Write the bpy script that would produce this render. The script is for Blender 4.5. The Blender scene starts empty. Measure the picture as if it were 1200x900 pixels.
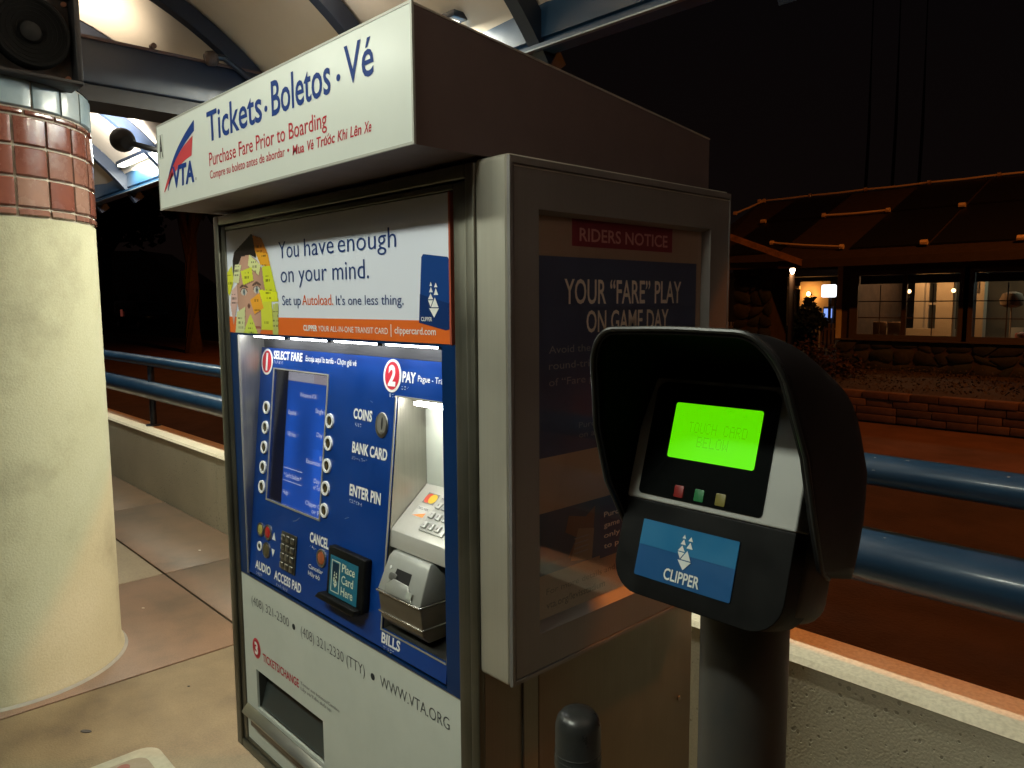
import bpy, bmesh, math, random
from mathutils import Vector, Matrix
random.seed(7)
S = bpy.context.scene
COL = S.collection
PI = math.pi
rad = math.radians

# ------------------------------------------------------------------ camera
cam_d = bpy.data.cameras.new('camera')
cam = bpy.data.objects.new('camera', cam_d)
COL.objects.link(cam)
R0 = Vector((0.68783799, 0.72583642, -0.00635623))      # right
R1 = Vector((0.07303502, -0.07791857, -0.99428094))     # down
R2 = Vector((-0.72218058, 0.68343997, -0.10660683))     # forward
M = Matrix((( R0.x, -R1.x, -R2.x, 0), (R0.y, -R1.y, -R2.y, 0), (R0.z, -R1.z, -R2.z, 1.5), (0, 0, 0, 1)))
cam.matrix_world = M
cam_d.sensor_width = 36
cam_d.lens = 36 * 884.66 / 1200
cam_d.clip_start = 0.02
cam_d.clip_end = 600
S.camera = cam

# ------------------------------------------------------------------ night sky
w = bpy.data.worlds.new('World')
S.world = w
w.use_nodes = True
wn = w.node_tree
bg = wn.nodes['Background']
_tc = wn.nodes.new('ShaderNodeTexCoord')
_sp = wn.nodes.new('ShaderNodeSeparateXYZ')
_cr = wn.nodes.new('ShaderNodeValToRGB')
_cr.color_ramp.elements[0].position = 0.0
_cr.color_ramp.elements[1].position = .45
_cr.color_ramp.elements[0].color = (1.0, .56, .46, 1)      # city glow low in the sky
_cr.color_ramp.elements[1].color = (.52, .42, .50, 1)
wn.links.new(_tc.outputs['Generated'], _sp.inputs[0])
wn.links.new(_sp.outputs['Z'], _cr.inputs[0])
wn.links.new(_cr.outputs[0], bg.inputs[0])
bg.inputs[1].default_value = 0.0034
S.view_settings.view_transform = 'Standard'
S.view_settings.look = 'None'
S.view_settings.exposure = 0
S.view_settings.gamma = 1
S.cycles.use_denoising = True
S.cycles.max_bounces = 8
S.cycles.diffuse_bounces = 4
S.cycles.glossy_bounces = 4
S.cycles.transparent_max_bounces = 12
S.cycles.sample_clamp_indirect = 4
S.cycles.caustics_reflective = False
S.cycles.caustics_refractive = False


def light(name, kind, loc, energy, color, aim=None, **kw):
    d = bpy.data.lights.new(name, kind)
    d.energy = energy
    d.color = color
    for k, v in kw.items():
        setattr(d, k, v)
    o = bpy.data.objects.new(name, d)
    COL.objects.link(o)
    o.location = loc
    if aim is not None:
        o.rotation_euler = (Vector(aim) - Vector(loc)).to_track_quat('-Z', 'Y').to_euler()
    return o


PLAT = (0.95, 1.0, 0.84)
SOD = (1.0, 0.26, 0.03)
# light of the platform luminaire (its housing is built with the canopy)
light('platform_lamp_light', 'AREA', (-1.0, -0.50, 2.655), 47, PLAT, (-1.0, 0.3, 0.0), shape='RECTANGLE', size=.8, size_y=0.2)
light('platform_lamp_light', 'AREA', (-2.7, -0.50, 2.655), 38, PLAT, (-2.9, 0.2, 0.0), shape='RECTANGLE', size=.8, size_y=0.2)  # second lamp, added to brighten the column
# strip lamps along the inside of the rear edge beam
EDGEC = (1.0, .98, .80)
for ex_, pw in ((-8.4, 30), (-5.4, 38), (-2.75, 92)):
    light('edge_strip_light', 'AREA', (ex_, 1.792, 2.488), pw, EDGEC, (ex_, 1.792, 0.0), shape='RECTANGLE', size=1.1, size_y=0.03)
# floodlights that wash the vault
light('vault_flood_light', 'SPOT', (-4.0, 0.93, 2.50), 48, (1, .88, .70), (-4.2, 0.8, 3.2), spot_size=rad(150), spot_blend=.8, shadow_soft_size=.07)
light('vault_flood_light', 'SPOT', (-5.12, 1.50, 2.50), 120, (.95, .96, .92), (-5.9, 1.45, 2.75), spot_size=rad(150), spot_blend=.7, shadow_soft_size=.07)
light('vault_flood_light', 'SPOT', (-2.6, 1.45, 2.47), 120, (1, .88, .70), (-2.3, 0.6, 3.2), spot_size=rad(150), spot_blend=.8, shadow_soft_size=.07)
light('vault_flood_light', 'SPOT', (0.9, 1.45, 2.47), 62, (1, .90, .87), (0.9, 0.7, 3.2), spot_size=rad(150), spot_blend=.8, shadow_soft_size=.07)  # unseen fill, added to lift the machine's dark side
# sodium street lamps beyond the wall
light('street_lamp_light', 'SPOT', (2.4, 6.5, 9.3), 2250, SOD, (.4, 7.6, 0), spot_size=rad(150), spot_blend=1, shadow_soft_size=.15)
light('street_lamp_light', 'SPOT', (-16, 8.5, 7.4), 850, SOD, (-16.5, 8.0, 0), spot_size=rad(140), spot_blend=.6, shadow_soft_size=.15)


# ------------------------------------------------------------------ materials
MATS = {}


def mat(name, col, rough=.6, metal=0, spec=.5, noise=None, bump=None, emis=None, estr=0, coat=0, brushed=None, scale3=None):
    """noise=(scale, other colour, amount[, detail]); bump=(scale, strength, distance)"""
    if name in MATS:
        return MATS[name]
    m = bpy.data.materials.new(name)
    m.use_nodes = True
    nt = m.node_tree
    b = nt.nodes['Principled BSDF']
    b.inputs['Base Color'].default_value = (*col, 1)
    b.inputs['Roughness'].default_value = rough
    b.inputs['Metallic'].default_value = metal
    b.inputs['Specular IOR Level'].default_value = spec
    if coat:
        b.inputs['Coat Weight'].default_value = coat
        b.inputs['Coat Roughness'].default_value = .12
    if emis:
        b.inputs['Emission Color'].default_value = (*emis, 1)
        b.inputs['Emission Strength'].default_value = estr
    tc = nt.nodes.new('ShaderNodeTexCoord')
    vec = tc.outputs['Object']
    if scale3:
        mp = nt.nodes.new('ShaderNodeMapping')
        mp.inputs['Scale'].default_value = scale3
        nt.links.new(vec, mp.inputs['Vector'])
        vec = mp.outputs['Vector']
    if noise:
        sc, c2, amt = noise[:3]
        n = nt.nodes.new('ShaderNodeTexNoise')
        n.inputs['Scale'].default_value = sc
        n.inputs['Detail'].default_value = noise[3] if len(noise) > 3 else 6
        n.inputs['Roughness'].default_value = .65
        nt.links.new(vec, n.inputs['Vector'])
        r = nt.nodes.new('ShaderNodeValToRGB')
        r.color_ramp.elements[0].position = .38
        r.color_ramp.elements[1].position = .66
        r.color_ramp.elements[0].color = (*col, 1)
        r.color_ramp.elements[1].color = tuple(col[i] * (1 - amt) + c2[i] * amt for i in range(3)) + (1,)
        nt.links.new(n.outputs[0], r.inputs[0])
        nt.links.new(r.outputs[0], b.inputs['Base Color'])
        rr = nt.nodes.new('ShaderNodeMapRange')
        rr.inputs[1].default_value = .3
        rr.inputs[2].default_value = .7
        rr.inputs[3].default_value = max(0, rough - .08)
        rr.inputs[4].default_value = min(1, rough + .1)
        nt.links.new(n.outputs[0], rr.inputs[0])
        nt.links.new(rr.outputs[0], b.inputs['Roughness'])
    if bump:
        n2 = nt.nodes.new('ShaderNodeTexNoise')
        n2.inputs['Scale'].default_value = bump[0]
        n2.inputs['Detail'].default_value = 5
        nt.links.new(vec, n2.inputs['Vector'])
        bp = nt.nodes.new('ShaderNodeBump')
        bp.inputs['Strength'].default_value = bump[1]
        bp.inputs['Distance'].default_value = bump[2]
        nt.links.new(n2.outputs[0], bp.inputs['Height'])
        nt.links.new(bp.outputs[0], b.inputs['Normal'])
    MATS[name] = m
    return m


def concrete_mat(name, c1, c2, pit=True, scale=3.0, rough=.85, c3=None, fine=.45, fs=32):
    """cast concrete / stucco: broad stains, fine grain and air holes"""
    m = bpy.data.materials.new(name)
    m.use_nodes = True
    nt = m.node_tree
    N, L = nt.nodes, nt.links
    b = N['Principled BSDF']
    tc = N.new('ShaderNodeTexCoord')
    n1 = N.new('ShaderNodeTexNoise'); n1.inputs['Scale'].default_value = scale; n1.inputs['Detail'].default_value = 9; n1.inputs['Roughness'].default_value = .62
    L.new(tc.outputs['Object'], n1.inputs['Vector'])
    r1 = N.new('ShaderNodeValToRGB')
    r1.color_ramp.elements[0].position = .35; r1.color_ramp.elements[1].position = .68
    r1.color_ramp.elements[0].color = (*c1, 1); r1.color_ramp.elements[1].color = (*c2, 1)
    if c3:
        e = r1.color_ramp.elements.new(.52); e.color = (*c3, 1)
    L.new(n1.outputs[0], r1.inputs[0])
    n2 = N.new('ShaderNodeTexNoise'); n2.inputs['Scale'].default_value = scale * fs; n2.inputs['Detail'].default_value = 4
    L.new(tc.outputs['Object'], n2.inputs['Vector'])
    mx = N.new('ShaderNodeMixRGB'); mx.blend_type = 'MULTIPLY'; mx.inputs[0].default_value = fine
    L.new(r1.outputs[0], mx.inputs[1])
    r2 = N.new('ShaderNodeValToRGB'); r2.color_ramp.elements[0].position = .3; r2.color_ramp.elements[1].position = .62
    r2.color_ramp.elements[0].color = (.55, .53, .5, 1)
    L.new(n2.outputs[0], r2.inputs[0]); L.new(r2.outputs[0], mx.inputs[2])
    out = mx.outputs[0]
    bp = N.new('ShaderNodeBump'); bp.inputs['Strength'].default_value = .45 if pit else .4; bp.inputs['Distance'].default_value = .0045 if pit else .003
    if pit:
        mp = N.new('ShaderNodeMapping'); mp.inputs['Scale'].default_value = (1, 1, 1)
        n4 = N.new('ShaderNodeTexNoise'); n4.inputs['Scale'].default_value = 14
        L.new(tc.outputs['Object'], n4.inputs['Vector'])
        ad = N.new('ShaderNodeMixRGB'); ad.blend_type = 'ADD'; ad.inputs[0].default_value = .02
        L.new(tc.outputs['Object'], ad.inputs[1]); L.new(n4.outputs[1], ad.inputs[2])
        v = N.new('ShaderNodeTexVoronoi'); v.inputs['Scale'].default_value = 42; v.inputs['Randomness'].default_value = 1
        L.new(ad.outputs[0], v.inputs['Vector'])
        n5 = N.new('ShaderNodeTexNoise'); n5.inputs['Scale'].default_value = 6
        L.new(tc.outputs['Object'], n5.inputs['Vector'])
        ms = N.new('ShaderNodeMath'); ms.operation = 'MULTIPLY'; ms.inputs[1].default_value = .42
        L.new(n5.outputs[0], ms.inputs[0])
        sb = N.new('ShaderNodeMath'); sb.operation = 'SUBTRACT'; sb.inputs[1].default_value = .055
        L.new(ms.outputs[0], sb.inputs[0])
        lt = N.new('ShaderNodeMath'); lt.operation = 'SUBTRACT'
        L.new(v.outputs['Distance'], lt.inputs[0]); L.new(sb.outputs[0], lt.inputs[1])
        st = N.new('ShaderNodeMapRange'); st.inputs[1].default_value = -.02; st.inputs[2].default_value = .05
        L.new(lt.outputs[0], st.inputs[0])
        h = N.new('ShaderNodeMath'); h.operation = 'MULTIPLY_ADD'; h.inputs[1].default_value = 2.2
        L.new(st.outputs[0], h.inputs[0]); L.new(n2.outputs[0], h.inputs[2])
        L.new(h.outputs[0], bp.inputs['Height'])
        m2 = N.new('ShaderNodeMixRGB'); m2.blend_type = 'MULTIPLY'; m2.inputs[0].default_value = .35
        L.new(out, m2.inputs[1]); L.new(st.outputs[0], m2.inputs[2])
        out = m2.outputs[0]
    else:
        L.new(n2.outputs[0], bp.inputs['Height'])
    L.new(out, b.inputs['Base Color'])
    L.new(bp.outputs[0], b.inputs['Normal'])
    b.inputs['Roughness'].default_value = rough
    MATS[name] = m
    return m


def attr_mat(name, rough=.5, emis=0, coat=0):
    m = bpy.data.materials.new(name)
    m.use_nodes = True
    nt = m.node_tree
    b = nt.nodes['Principled BSDF']
    a = nt.nodes.new('ShaderNodeAttribute')
    a.attribute_name = 'print'
    nt.links.new(a.outputs['Color'], b.inputs['Base Color'])
    b.inputs['Roughness'].default_value = rough
    b.inputs['Specular IOR Level'].default_value = .15
    if coat:
        b.inputs['Coat Weight'].default_value = coat
    if emis:
        nt.links.new(a.outputs['Color'], b.inputs['Emission Color'])
        b.inputs['Emission Strength'].default_value = emis
    MATS[name] = m
    return m


def brushed_mat(name, col, rough=.38, horizontal=True, metal=1.0, var=.18):
    m = bpy.data.materials.new(name)
    m.use_nodes = True
    N, L = m.node_tree.nodes, m.node_tree.links
    b = N['Principled BSDF']
    tc = N.new('ShaderNodeTexCoord')
    mp = N.new('ShaderNodeMapping')
    mp.inputs['Scale'].default_value = (4, 4, 260) if horizontal else (220, 220, 3)
    L.new(tc.outputs['Object'], mp.inputs['Vector'])
    n = N.new('ShaderNodeTexNoise'); n.inputs['Scale'].default_value = 1.6; n.inputs['Detail'].default_value = 3
    L.new(mp.outputs[0], n.inputs['Vector'])
    n2 = N.new('ShaderNodeTexNoise'); n2.inputs['Scale'].default_value = 5; n2.inputs['Detail'].default_value = 8
    L.new(tc.outputs['Object'], n2.inputs['Vector'])
    mu = N.new('ShaderNodeMath'); mu.operation = 'MULTIPLY_ADD'; mu.inputs[1].default_value = .35
    L.new(n.outputs[0], mu.inputs[0]); L.new(n2.outputs[0], mu.inputs[2])
    r = N.new('ShaderNodeValToRGB')
    r.color_ramp.elements[0].position = .45; r.color_ramp.elements[1].position = .9
    r.color_ramp.elements[0].color = tuple(c * (1 - var) for c in col) + (1,)
    r.color_ramp.elements[1].color = tuple(min(1, c * (1 + var)) for c in col) + (1,)
    L.new(mu.outputs[0], r.inputs[0]); L.new(r.outputs[0], b.inputs['Base Color'])
    rr = N.new('ShaderNodeMapRange'); rr.inputs[1].default_value = .4; rr.inputs[2].default_value = .95
    rr.inputs[3].default_value = rough - .08; rr.inputs[4].default_value = rough + .12
    L.new(mu.outputs[0], rr.inputs[0]); L.new(rr.outputs[0], b.inputs['Roughness'])
    bp = N.new('ShaderNodeBump'); bp.inputs['Strength'].default_value = .12; bp.inputs['Distance'].default_value = .0006
    L.new(n.outputs[0], bp.inputs['Height']); L.new(bp.outputs[0], b.inputs['Normal'])
    b.inputs['Metallic'].default_value = metal
    MATS[name] = m
    return m


def glass_mat(name, refl=.06, tint=(1, 1, 1), rough=.03, fres=.6):
    m = bpy.data.materials.new(name)
    m.use_nodes = True
    N, L = m.node_tree.nodes, m.node_tree.links
    N.remove(N['Principled BSDF'])
    t = N.new('ShaderNodeBsdfTransparent'); t.inputs[0].default_value = (*tint, 1)
    g = N.new('ShaderNodeBsdfGlossy'); g.inputs['Roughness'].default_value = rough
    lw = N.new('ShaderNodeLayerWeight'); lw.inputs[0].default_value = .25
    a = N.new('ShaderNodeMath'); a.operation = 'MULTIPLY_ADD'; a.inputs[1].default_value = fres; a.inputs[2].default_value = refl
    L.new(lw.outputs['Fresnel'], a.inputs[0])
    mx = N.new('ShaderNodeMixShader')
    L.new(a.outputs[0], mx.inputs[0]); L.new(t.outputs[0], mx.inputs[1]); L.new(g.outputs[0], mx.inputs[2])
    L.new(mx.outputs[0], N['Material Output'].inputs[0])
    MATS[name] = m
    return m


STEEL = brushed_mat('brushed_stainless', (.50, .49, .44), .36)
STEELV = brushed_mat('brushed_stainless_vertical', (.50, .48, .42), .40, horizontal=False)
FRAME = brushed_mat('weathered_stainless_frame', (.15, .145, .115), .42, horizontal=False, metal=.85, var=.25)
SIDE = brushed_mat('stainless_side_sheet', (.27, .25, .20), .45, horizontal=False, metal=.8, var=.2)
CANOPYM = mat('bronze_painted_sheet', (.15, .105, .10), .5, .2, noise=(3, (.12, .085, .08), .8), bump=(300, .15, .0006))
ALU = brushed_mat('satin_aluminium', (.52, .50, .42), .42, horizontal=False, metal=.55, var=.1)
ALUSIDE = brushed_mat('shaded_aluminium_door', (.26, .245, .235), .45, horizontal=False, metal=.5, var=.1)  # same aluminium, colour darkened for the case's shaded side
WHITEP = mat('sign_white', (.74, .78, .73), .4, noise=(4, (.70, .74, .69), .8))
PANELW = mat('pale_grey_laminate', (.62, .66, .60), .42, noise=(5, (.55, .59, .53), .7), bump=(90, .08, .0008))
BLUEP = mat('blue_laminate', (.002, .024, .10), .38, spec=.25, coat=.1, noise=(7, (.003, .030, .12), .8), bump=(160, .06, .0005))
BLUEI = mat('blue_screen_printed_panel', (.002, .040, .235), .38, coat=.1, noise=(9, (.004, .052, .28), .8), bump=(160, .06, .0005))
INKW = mat('white_ink', (.85, .85, .83), .5)
INKB = mat('blue_ink', (.012, .045, .22), .45, spec=.12)
INKR = mat('red_ink', (.45, .03, .045), .45, spec=.12)
INKK = mat('black_ink', (.03, .035, .04), .5, spec=.12)
INKN = mat('navy_ink', (.02, .05, .19), .45, spec=.12)
INKO = mat('orange_ink', (.72, .13, .03), .45, spec=.12)
REDD = mat('red_badge', (.62, .03, .05), .4)
ORANGE = mat('orange_band', (.78, .15, .02), .4)
ADBG = mat('ad_pale_blue_grey', (.76, .80, .92), .4, noise=(3, (.78, .83, .94), .8))
ADCARD = mat('ad_card_blue', (.010, .035, .15), .35, spec=.12)
ADCARD2 = mat('ad_card_blue_light', (.012, .055, .24), .35, spec=.12)
BLACKP = mat('black_plastic', (.005, .0052, .0052), .5, spec=.15, noise=(30, (.010, .0105, .010), .6), bump=(500, .12, .0004))
HOODM = mat('glossy_black_hood', (.006, .0065, .0075), .5, spec=.22, coat=0, noise=(6, (.014, .014, .014), .7))
GREYC = mat('dark_grey_casing', (.085, .075, .062), .5, noise=(12, (.055, .05, .042), .6))
LENS = mat('black_glass_lens', (.006, .007, .007), .14, coat=.5)
SILVER = mat('silver_paint', (.56, .57, .54), .34, .3, noise=(14, (.52, .53, .50), .5))
RUBBER = mat('black_rubber', (.02, .02, .02), .6)
DARKIN = mat('dark_interior', (.02, .02, .018), .7)
BLUESTEEL = mat('blue_painted_steel', (.008, .038, .085), .36, coat=.3, noise=(5, (.011, .048, .105), .8), bump=(45, .15, .0012))
NAVYSTEEL = mat('navy_painted_steel', (.012, .018, .035), .42, noise=(4, (.016, .026, .045), .8), bump=(40, .12, .001))
CANVAS = mat('cream_canopy_membrane', (.74, .63, .50), .8, noise=(1.4, (.68, .57, .44), .9), bump=(7, .25, .01))
GLASS = glass_mat('clear_pane', .004, fres=.16)
GLASSW = glass_mat('window_pane', .02)
GLASSD = glass_mat('screen_pane', .045, rough=.12)
CONC = concrete_mat('cast_concrete_wall', (.60, .57, .43), (.50, .475, .35), True, 1.6, fine=.3, fs=90)
STUCCO = concrete_mat('painted_column_stucco', (.45, .44, .31), (.28, .27, .18), False, 1.5, c3=(.41, .40, .27), fine=.2, fs=90)
SLABT = concrete_mat('tan_paving_slab', (.185, .145, .080), (.09, .066, .038), False, 2.8, .6, c3=(.145, .11, .06), fine=.5, fs=60)
SLABP = concrete_mat('terracotta_paving_slab', (.165, .105, .065), (.09, .065, .042), False, 2.8, .52, c3=(.135, .09, .056), fine=.5, fs=60)
SLABG = concrete_mat('grey_green_paving_slab', (.19, .175, .12), (.15, .13, .09), False, 2.2, .6)
GROUT = mat('tile_grout', (.44, .40, .33), .9, noise=(60, (.32, .29, .24), .8))
JOINT = mat('dark_joint_filler', (.05, .042, .033), .95)
ASPHALT = mat('red_brown_road', (.12, .06, .042), .8, noise=(1.6, (.07, .036, .026), 1, 10), bump=(60, .5, .004))
EARTH = mat('dark_ground', (.05, .035, .025), .95, noise=(.3, (.03, .022, .016), .9))

# ------------------------------------------------------------------ builders
ORIGIN = {}


def base_of(p):
    while p is not None and p.name not in ORIGIN:
        p = p.parent
    return ORIGIN[p.name] if p is not None else Vector((0, 0, 0))


def thing(name, label, cat, loc=(0, 0, 0), group=None):
    o = bpy.data.objects.new(name, None)
    COL.objects.link(o)
    o.location = loc
    o.empty_display_size = .1
    o['label'] = label
    o['category'] = cat
    if group:
        o['group'] = group
    ORIGIN[o.name] = Vector(loc)
    return o


def tag(o, label, cat, group=None):
    o['label'] = label
    o['category'] = cat
    if group:
        o['group'] = group
    return o


def mk(name, vs, fs, m, parent=None, smooth=False, kind=None):
    L = base_of(parent)
    me = bpy.data.meshes.new(name)
    me.from_pydata([tuple(Vector(v) - L) for v in vs], [], fs)
    me.validate()
    bm = bmesh.new()
    bm.from_mesh(me)
    bmesh.ops.recalc_face_normals(bm, faces=bm.faces)
    bm.to_mesh(me)
    bm.free()
    if smooth:
        me.polygons.foreach_set('use_smooth', [True] * len(me.polygons))
        if smooth != 'all':
            me.set_sharp_from_angle(angle=rad(38))
    if m:
        me.materials.append(m)
    o = bpy.data.objects.new(name, me)
    COL.objects.link(o)
    if parent:
        o.parent = parent
    if kind:
        o['kind'] = kind
    return o


def bevel(o, wdt, seg=2):
    bm = bmesh.new()
    bm.from_mesh(o.data)
    ed = [e for e in bm.edges if len(e.link_faces) == 2 and e.calc_face_angle(0) > rad(25)]
    bmesh.ops.bevel(bm, geom=ed, offset=wdt, segments=seg, affect='EDGES', profile=.5, clamp_overlap=True)
    bm.to_mesh(o.data)
    bm.free()
    o.data.polygons.foreach_set('use_smooth', [True] * len(o.data.polygons))
    o.data.set_sharp_from_angle(angle=rad(50))
    return o


def box(name, x0, x1, y0, y1, z0, z1, m, parent=None, bv=0, kind=None, seg=2):
    vs = [(x, y, z) for z in (z0, z1) for y in (y0, y1) for x in (x0, x1)]
    fs = [(0, 1, 3, 2), (4, 6, 7, 5), (0, 4, 5, 1), (2, 3, 7, 6), (0, 2, 6, 4), (1, 5, 7, 3)]
    o = mk(name, vs, fs, m, parent, kind=kind)
    if bv:
        bevel(o, bv, seg)
    return o


class Fr:
    """a drawing frame: a along r, b along u, n outwards"""
    def __init__(s, o, r, u):
        s.o, s.r, s.u = Vector(o), Vector(r).normalized(), Vector(u).normalized()
        s.n = s.r.cross(s.u)

    def p(s, a, b, n=0):
        return s.o + s.r * a + s.u * b + s.n * n


def prism(name, fr, pts, n0, n1, m, parent=None, bv=0, smooth=False, seg=2):
    k = len(pts)
    vs = [fr.p(a, b, n0) for a, b in pts] + [fr.p(a, b, n1) for a, b in pts]
    fs = [tuple(range(k)), tuple(range(k, 2 * k))] + [(i, (i + 1) % k, k + (i + 1) % k, k + i) for i in range(k)]
    o = mk(name, vs, fs, m, parent, smooth=smooth)
    if bv:
        bevel(o, bv, seg)
    return o


def rrect(a0, a1, b0, b1, r, seg=5):
    if isinstance(r, (int, float)):
        r = (r,) * 4           # bl, br, tr, tl
    out = []
    for (cx, cy, q, rr) in ((a0, b0, 2, r[0]), (a1, b0, 3, r[1]), (a1, b1, 0, r[2]), (a0, b1, 1, r[3])):
        sx = 1 if cx == a0 else -1
        sy = 1 if cy == b0 else -1
        if rr <= 0:
            out.append((cx, cy))
            continue
        for i in range(seg + 1):
            t = PI / 2 * (q + i / seg)
            out.append((cx + sx * rr + math.cos(t) * rr, cy + sy * rr + math.sin(t) * rr))
    return out


def circ(a, b, r, k=24, ry=None):
    return [(a + r * math.cos(2 * PI * i / k), b + (ry or r) * math.sin(2 * PI * i / k)) for i in range(k)]


def plate(name, fr, a0, a1, b0, b1, n, m, parent, r=0, t=.0006, bv=0):
    return prism(name, fr, rrect(a0, a1, b0, b1, r) if r else [(a0, b0), (a1, b0), (a1, b1), (a0, b1)], n, n + t, m, parent, bv=bv)


def ring(name, fr, a, b, ro, ri, n0, n1, m, parent, k=28):
    vs, fs = [], []
    for i in range(k):
        c, s = math.cos(2 * PI * i / k), math.sin(2 * PI * i / k)
        for r, n in ((ro, n0), (ro * .99, n1 - .0004), (ro * .96, n1), (ri * 1.05, n1), (ri, n1 - .0005), (ri, n0)):
            vs.append(fr.p(a + c * r, b + s * r, n))
    for i in range(k):
        j = (i + 1) % k
        for q in range(6):
            q2 = (q + 1) % 6
            fs.append((i * 6 + q, i * 6 + q2, j * 6 + q2, j * 6 + q))
    return mk(name, vs, fs, m, parent, smooth=True)


def lathe(name, prof, m, parent=None, c=(0, 0), k=32, a0=0, a1=2 * PI, axis=None, smooth=True):
    """prof: list of (r, z); axis: optional (origin, dir) for other axes"""
    closed = abs(a1 - a0 - 2 * PI) < 1e-6
    vs, fs = [], []
    if axis:
        o, d = Vector(axis[0]), Vector(axis[1]).normalized()
        e1 = d.orthogonal().normalized()
        e2 = d.cross(e1)
    else:
        o, d, e1, e2 = Vector((c[0], c[1], 0)), Vector((0, 0, 1)), Vector((1, 0, 0)), Vector((0, 1, 0))
    nn = k if closed else k + 1
    for i in range(nn):
        t = a0 + (a1 - a0) * i / k
        for r, z in prof:
            vs.append(o + d * z + e1 * (r * math.cos(t)) + e2 * (r * math.sin(t)))
    P = len(prof)
    for i in range(k):
        j = (i + 1) % nn
        for q in range(P - 1):
            fs.append((i * P + q, i * P + q + 1, j * P + q + 1, j * P + q))
    return mk(name, vs, fs, m, parent, smooth=smooth)


def tube(name, pts, r, m, parent=None, k=14, caps=True):
    pts = [Vector(p) for p in pts]
    vs, fs = [], []
    up = Vector((0, 0, 1))
    for i, p in enumerate(pts):
        d = (pts[min(i + 1, len(pts) - 1)] - pts[max(i - 1, 0)]).normalized()
        e1 = d.cross(up)
        if e1.length < 1e-3:
            e1 = d.cross(Vector((0, 1, 0)))
        e1.normalize()
        e2 = d.cross(e1)
        rr = r[i] if isinstance(r, (list, tuple)) else r
        for q in range(k):
            t = 2 * PI * q / k
            vs.append(p + e1 * rr * math.cos(t) + e2 * rr * math.sin(t))
    for i in range(len(pts) - 1):
        for q in range(k):
            q2 = (q + 1) % k
            fs.append((i * k + q, i * k + q2, (i + 1) * k + q2, (i + 1) * k + q))
    if caps:
        fs += [tuple(range(k)), tuple(range((len(pts) - 1) * k, len(pts) * k))]
    return mk(name, vs, fs, m, parent, smooth=True)


# text: the built-in font, each string one flat mesh fitted to a box
_tcache = {}


def text_mesh(s, bold):
    key = (s, bold)
    if key in _tcache:
        return _tcache[key]
    cu = bpy.data.curves.new('t', 'FONT')
    cu.body = s
    cu.offset = bold
    cu.resolution_u = 3
    ob = bpy.data.objects.new('t', cu)
    COL.objects.link(ob)
    dg = bpy.context.evaluated_depsgraph_get()
    me = ob.evaluated_get(dg).to_mesh()
    vs = [tuple(v.co) for v in me.vertices]
    fs = [tuple(p.vertices) for p in me.polygons]
    ob.evaluated_get(dg).to_mesh_clear()
    bpy.data.objects.remove(ob)
    bpy.data.curves.remove(cu)
    _tcache[key] = (vs, fs)
    return _tcache[key]


CAPH = max(v[1] for v in text_mesh('H', 0)[0])


def text(s, fr, a0, a1, b, cap, n, m, parent, bold=0.0, name='lettering', slant=0.0):
    """left edge a0, right edge a1, baseline b, capital height cap"""
    vs, fs = text_mesh(s, bold)
    x0 = min(v[0] for v in vs)
    x1 = max(v[0] for v in vs)
    sx = (a1 - a0) / (x1 - x0)
    sy = cap / CAPH
    return mk(name, [fr.p(a0 + (v[0] - x0) * sx + slant * v[1] * sy, b + v[1] * sy, n) for v in vs], fs, m, parent)


def dots(fr, a, b, cols, step, n, m, parent, seed=1):
    """a row of raised braille cells joined as one part"""
    rnd = random.Random(seed)
    vs, fs = [], []
    for c in range(cols):
        cx = a + c * step
        for i in range(2):
            for j in range(3):
                if rnd.random() < .5:
                    px, py, r = cx + i * .0026, b - j * .0026, .0009
                    k0 = len(vs)
                    for q in range(6):
                        vs.append(fr.p(px + r * math.cos(q * PI / 3), py + r * math.sin(q * PI / 3), n))
                    vs.append(fr.p(px, py, n + .0007))
                    for q in range(6):
                        fs.append((k0 + q, k0 + (q + 1) % 6, k0 + 6))
    o = mk('braille', vs, fs, m, parent)
    return o


def holed(name, fr, a0, a1, b0, b1, holes, n0, n1, m, parent):
    """plate with rectangular holes, one mesh"""
    A = sorted({a0, a1} | {h[0] for h in holes} | {h[1] for h in holes})
    B = sorted({b0, b1} | {h[2] for h in holes} | {h[3] for h in holes})

    def solid(i, j):
        if i < 0 or j < 0 or i >= len(A) - 1 or j >= len(B) - 1:
            return False
        ca, cb = (A[i] + A[i + 1]) / 2, (B[j] + B[j + 1]) / 2
        return not any(h[0] < ca < h[1] and h[2] < cb < h[3] for h in holes)
    idx, vs, fs = {}, [], []

    def V(i, j, l):
        if (i, j, l) not in idx:
            idx[(i, j, l)] = len(vs)
            vs.append(fr.p(A[i], B[j], (n0, n1)[l]))
        return idx[(i, j, l)]
    for i in range(len(A) - 1):
        for j in range(len(B) - 1):
            if not solid(i, j):
                continue
            for l in (0, 1):
                fs.append((V(i, j, l), V(i + 1, j, l), V(i + 1, j + 1, l), V(i, j + 1, l)))
            for di, dj, c in ((-1, 0, ((i, j), (i, j + 1))), (1, 0, ((i + 1, j), (i + 1, j + 1))), (0, -1, ((i, j), (i + 1, j))), (0, 1, ((i, j + 1), (i + 1, j + 1)))):
                if not solid(i + di, j + dj):
                    (p, q), (r, s) = c
                    fs.append((V(p, q, 0), V(r, s, 0), V(r, s, 1), V(p, q, 1)))
    return mk(name, vs, fs, m, parent)


def clone(o, loc=None, rz=None):
    c = o.copy()
    COL.objects.link(c)
    if loc is not None:
        c.location = loc
    if rz is not None:
        c.rotation_euler.z = rz
    return c


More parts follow.
